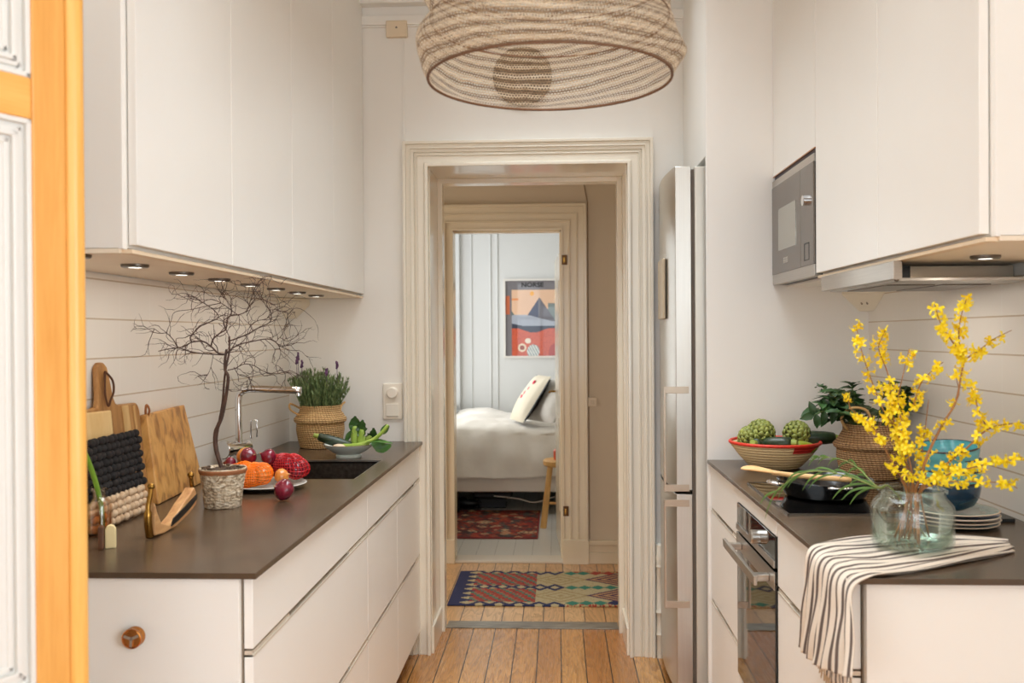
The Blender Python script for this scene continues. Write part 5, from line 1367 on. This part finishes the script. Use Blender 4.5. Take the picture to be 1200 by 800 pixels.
frond([(1030,572),(1000,560),(965,552),(935,556),(910,575)],.12,'green palm frond arching left from the jar over the black pan',20,.10,.1)
frond([(1028,570),(1005,548),(985,538),(960,535)],.2,'shorter green palm frond rising left from the jar toward the red-rimmed basket',12,.085,.0)
# ================================================================== pendant lamp
lc=Vector((-.012,1.90,0)); 
t=thing('pendant_lamp',(lc.x,lc.y,2.04),'large knitted beige jute pendant lampshade hanging over the kitchen','lamp')
m=bpy.data.materials.new('knitted_jute'); m.use_nodes=True; nt=m.node_tree; nt.nodes.clear(); out=node(nt,'ShaderNodeOutputMaterial')
b=node(nt,'ShaderNodeBsdfPrincipled'); b.inputs['Roughness'].default_value=.85
uvn=node(nt,'ShaderNodeUVMap',uv_map='uv'); sep=node(nt,'ShaderNodeSeparateXYZ'); nt.links.new(uvn.outputs[0],sep.inputs[0])
U=sep.outputs[0]; V=sep.outputs[1]
wob=noise(nt,scalev(nt,uvn.outputs[0],(9,2.2,1)),1.5,2)
V2=mth(nt,'ADD',V,mth(nt,'MULTIPLY',wob,.05))
row=mth(nt,'MULTIPLY',V2,72.); ridx=mth(nt,'FLOOR',row); rf=mth(nt,'ABSOLUTE',mth(nt,'SUBTRACT',mth(nt,'FRACT',row),.5))
uu=mth(nt,'ADD',mth(nt,'MULTIPLY',U,230.),mth(nt,'MULTIPLY',ridx,.5)); uf=mth(nt,'ABSOLUTE',mth(nt,'SUBTRACT',mth(nt,'FRACT',uu),.5))
h1=mth(nt,'GREATER_THAN',rf,.30); h2=mth(nt,'GREATER_THAN',uf,.36)
dens=noise(nt,scalev(nt,uvn.outputs[0],(3,7,1)),2,2)
h3=mth(nt,'GREATER_THAN',dens,.60)
al=mth(nt,'MAXIMUM',h1,h2)
big=mth(nt,'SINE',mth(nt,'MULTIPLY',V2,2*PI*19)); 
bandf=mth(nt,'ADD',mth(nt,'MULTIPLY',big,.30),mth(nt,'MULTIPLY',noise(nt,scalev(nt,uvn.outputs[0],(30,60,1)),3,3),.9))
cc=ramp(nt,bandf,[(.18,L((124,102,80))),(.45,L((190,168,140))),(.78,L((232,218,196)))])
cc=mixc(nt,mth(nt,'MULTIPLY',rf,.5),cc,L((128,108,88)))
nt.links.new(cc,b.inputs['Base Color'])
tr=node(nt,'ShaderNodeBsdfTransparent'); mx=node(nt,'ShaderNodeMixShader'); nt.links.new(al,mx.inputs[0]); nt.links.new(tr.outputs[0],mx.inputs[1])
tl_=node(nt,'ShaderNodeBsdfTranslucent'); nt.links.new(cc,tl_.inputs[0]); mx2=node(nt,'ShaderNodeMixShader'); mx2.inputs[0].default_value=.3
nt.links.new(b.outputs[0],mx2.inputs[1]); nt.links.new(tl_.outputs[0],mx2.inputs[2]); nt.links.new(mx2.outputs[0],mx.inputs[2]); nt.links.new(mx.outputs[0],out.inputs[0])
bump(nt,b,mth(nt,'ADD',big,mth(nt,'MULTIPLY',rf,2.)),.6,.006)
prf=smoothp([(.248,0,2.040),(.262,0,2.060),(.270,0,2.085),(.266,0,2.115),(.252,0,2.14),(.243,0,2.162),(.247,0,2.185),(.257,0,2.21),(.262,0,2.25),(.258,0,2.30),(.24,0,2.36),(.20,0,2.44),(.14,0,2.52),(.08,0,2.60),(.04,0,2.66)],6)
me=bpy.data.meshes.new('lamp_shade'); Vx=[];Fc=[];UVs=[]; ns=96; nr=len(prf)
for i,p in enumerate(prf):
    for k in range(ns+1):
        a=2*PI*k/ns; tw=.006*sin(a*3+i*.25)+.005*sin(a*5-i*.4)
        fade=min(1,i/8); r=p.x+tw*fade*.8; z=p.z+ .012*fade*sin(a*2+.8)*(1 if i<50 else .3)
        Vx.append((r*cos(a),r*sin(a),z-2.04)); UVs.append((k/ns,i/nr))
for i in range(nr-1):
    for k in range(ns): a=i*(ns+1)+k; Fc.append((a,a+1,a+ns+2,a+ns+1))
me.from_pydata(Vx,[],Fc); uvl=me.uv_layers.new(name='uv')
for lp in me.loops: uvl.data[lp.index].uv=UVs[lp.vertex_index]
for p in me.polygons: p.use_smooth=True
me.materials.append(m); o=bpy.data.objects.new('lamp_shade',me); COL.objects.link(o); o.parent=t
G().tube([(lc.x+.248*cos(2*PI*k/72),lc.y+.248*sin(2*PI*k/72),2.040) for k in range(73)],.003,8).build('bottom_ring',mat('rusty_wire',(112,80,56),.6,.3),t,smooth=True)
for z,r in ((2.16,.243),(2.25,.26)): G().tube([(lc.x+r*cos(2*PI*k/72),lc.y+r*sin(2*PI*k/72),z) for k in range(73)],.0016,6).build('wire_ring',MC['rusty_wire'],t,smooth=True)
G().tube([(lc.x,lc.y,2.40),(lc.x,lc.y,CE)],.004,8).build('cord',M_black,t)
G().lathe([(0,.0),(.02,.0),(.022,.06),(.008,.075),(0,.075)],(lc.x,lc.y,2.36),16).build('socket',M_brass,t,smooth='angle')
bu=G().lathe([(0,-.0),(.02,.004),(.042,.03),(.047,.055),(.04,.08),(.02,.115),(.014,.135),(0,.135)],(lc.x,lc.y,2.235),28).build('bulb',emis('amber_bulb',(1,.62,.2),1.6),t,smooth=True)
# ================================================================== lights
def area(name,loc,rot,sx,sy,e,col):
    l=bpy.data.lights.new(name,'AREA'); l.shape='RECTANGLE'; l.size=sx; l.size_y=sy; l.energy=e; l.color=col
    o=bpy.data.objects.new(name,l); COL.objects.link(o); o.location=loc; o.rotation_euler=rot; return o
KW=1.0
area('window_daylight',(0,YB-.2,1.75),(math.radians(90),0,0),2.2,2.4,36*KW,(.755,.89,1))
area('added_side_light_right',(2.7,-1.0,1.75),(math.radians(90),0,math.radians(90)),2.6,2.1,76*KW,(.755,.89,1))  # added side light, brightens the left cabinet faces
area('added_side_light_left',(-2.7,-1.0,1.75),(math.radians(90),0,math.radians(-90)),2.6,2.1,19*KW,(.755,.89,1))  # added weaker side light, brightens the right cabinet faces
area('bedroom_daylight',(bl-.25,8.1,1.75),(math.radians(90),0,math.radians(-90)),1.7,2.0,24,(1,.985,.95))
kl=area('added_ceiling_fill',(0,3.0,CE-.02),(0,0,0),1.0,2.2,19,(.85,.94,1)); kl.data.spread=math.radians(95)  # added unseen overhead fill for the floor and lower fronts
for i,y in enumerate((1.995,2.285,2.575,2.87,3.165,3.458,3.75,4.045)):
    l=bpy.data.lights.new('under_cabinet_glow','AREA'); l.shape='DISK'; l.size=.05; l.energy=.21; l.color=(1,.89,.76)
    o=bpy.data.objects.new('under_cabinet_glow',l); COL.objects.link(o); o.location=(-1.06,y,1.692)
for x,y in ((1.03,2.28),(1.05,2.7),(1.05,2.9)):  # first sits at the puck; the two under the hood are added, without lamps
    l=bpy.data.lights.new('under_cabinet_glow','AREA'); l.shape='DISK'; l.size=.05; l.energy=.21; l.color=(1,.89,.76)
    o=bpy.data.objects.new('under_cabinet_glow',l); COL.objects.link(o); o.location=(x,y,1.692 if y<2.5 else 1.647)
area('hall_added_fill',(-2.1,5.5,1.2),(math.radians(90),0,math.radians(-90)),1.0,1.6,9.5,(1,.97,.9))  # added unseen fill for the hall walls
pl_=bpy.data.lights.new('bulb_light','POINT'); pl_.energy=1.0; pl_.color=(1,.85,.65); pl_.shadow_soft_size=.04
o=bpy.data.objects.new('bulb_light',pl_); COL.objects.link(o); o.location=(lc.x,lc.y,2.2)
W=bpy.data.worlds.new('world'); S.world=W; W.use_nodes=True; bg=W.node_tree.nodes['Background']; bg.inputs[0].default_value=(.90,.95,1,1); bg.inputs[1].default_value=1.6
S.view_settings.view_transform='Standard'; S.view_settings.look='None'; S.view_settings.gamma=1; S.view_settings.exposure=0.5
try: S.view_settings.use_curve_mapping=False
except Exception: pass
c=S.cycles; c.use_denoising=True
try: c.denoiser='OPENIMAGEDENOISE'
except Exception: pass
c.max_bounces=10; c.diffuse_bounces=6; c.glossy_bounces=4; c.transparent_max_bounces=24; c.transmission_bounces=6; c.sample_clamp_indirect=6; c.caustics_reflective=False; c.caustics_refractive=False
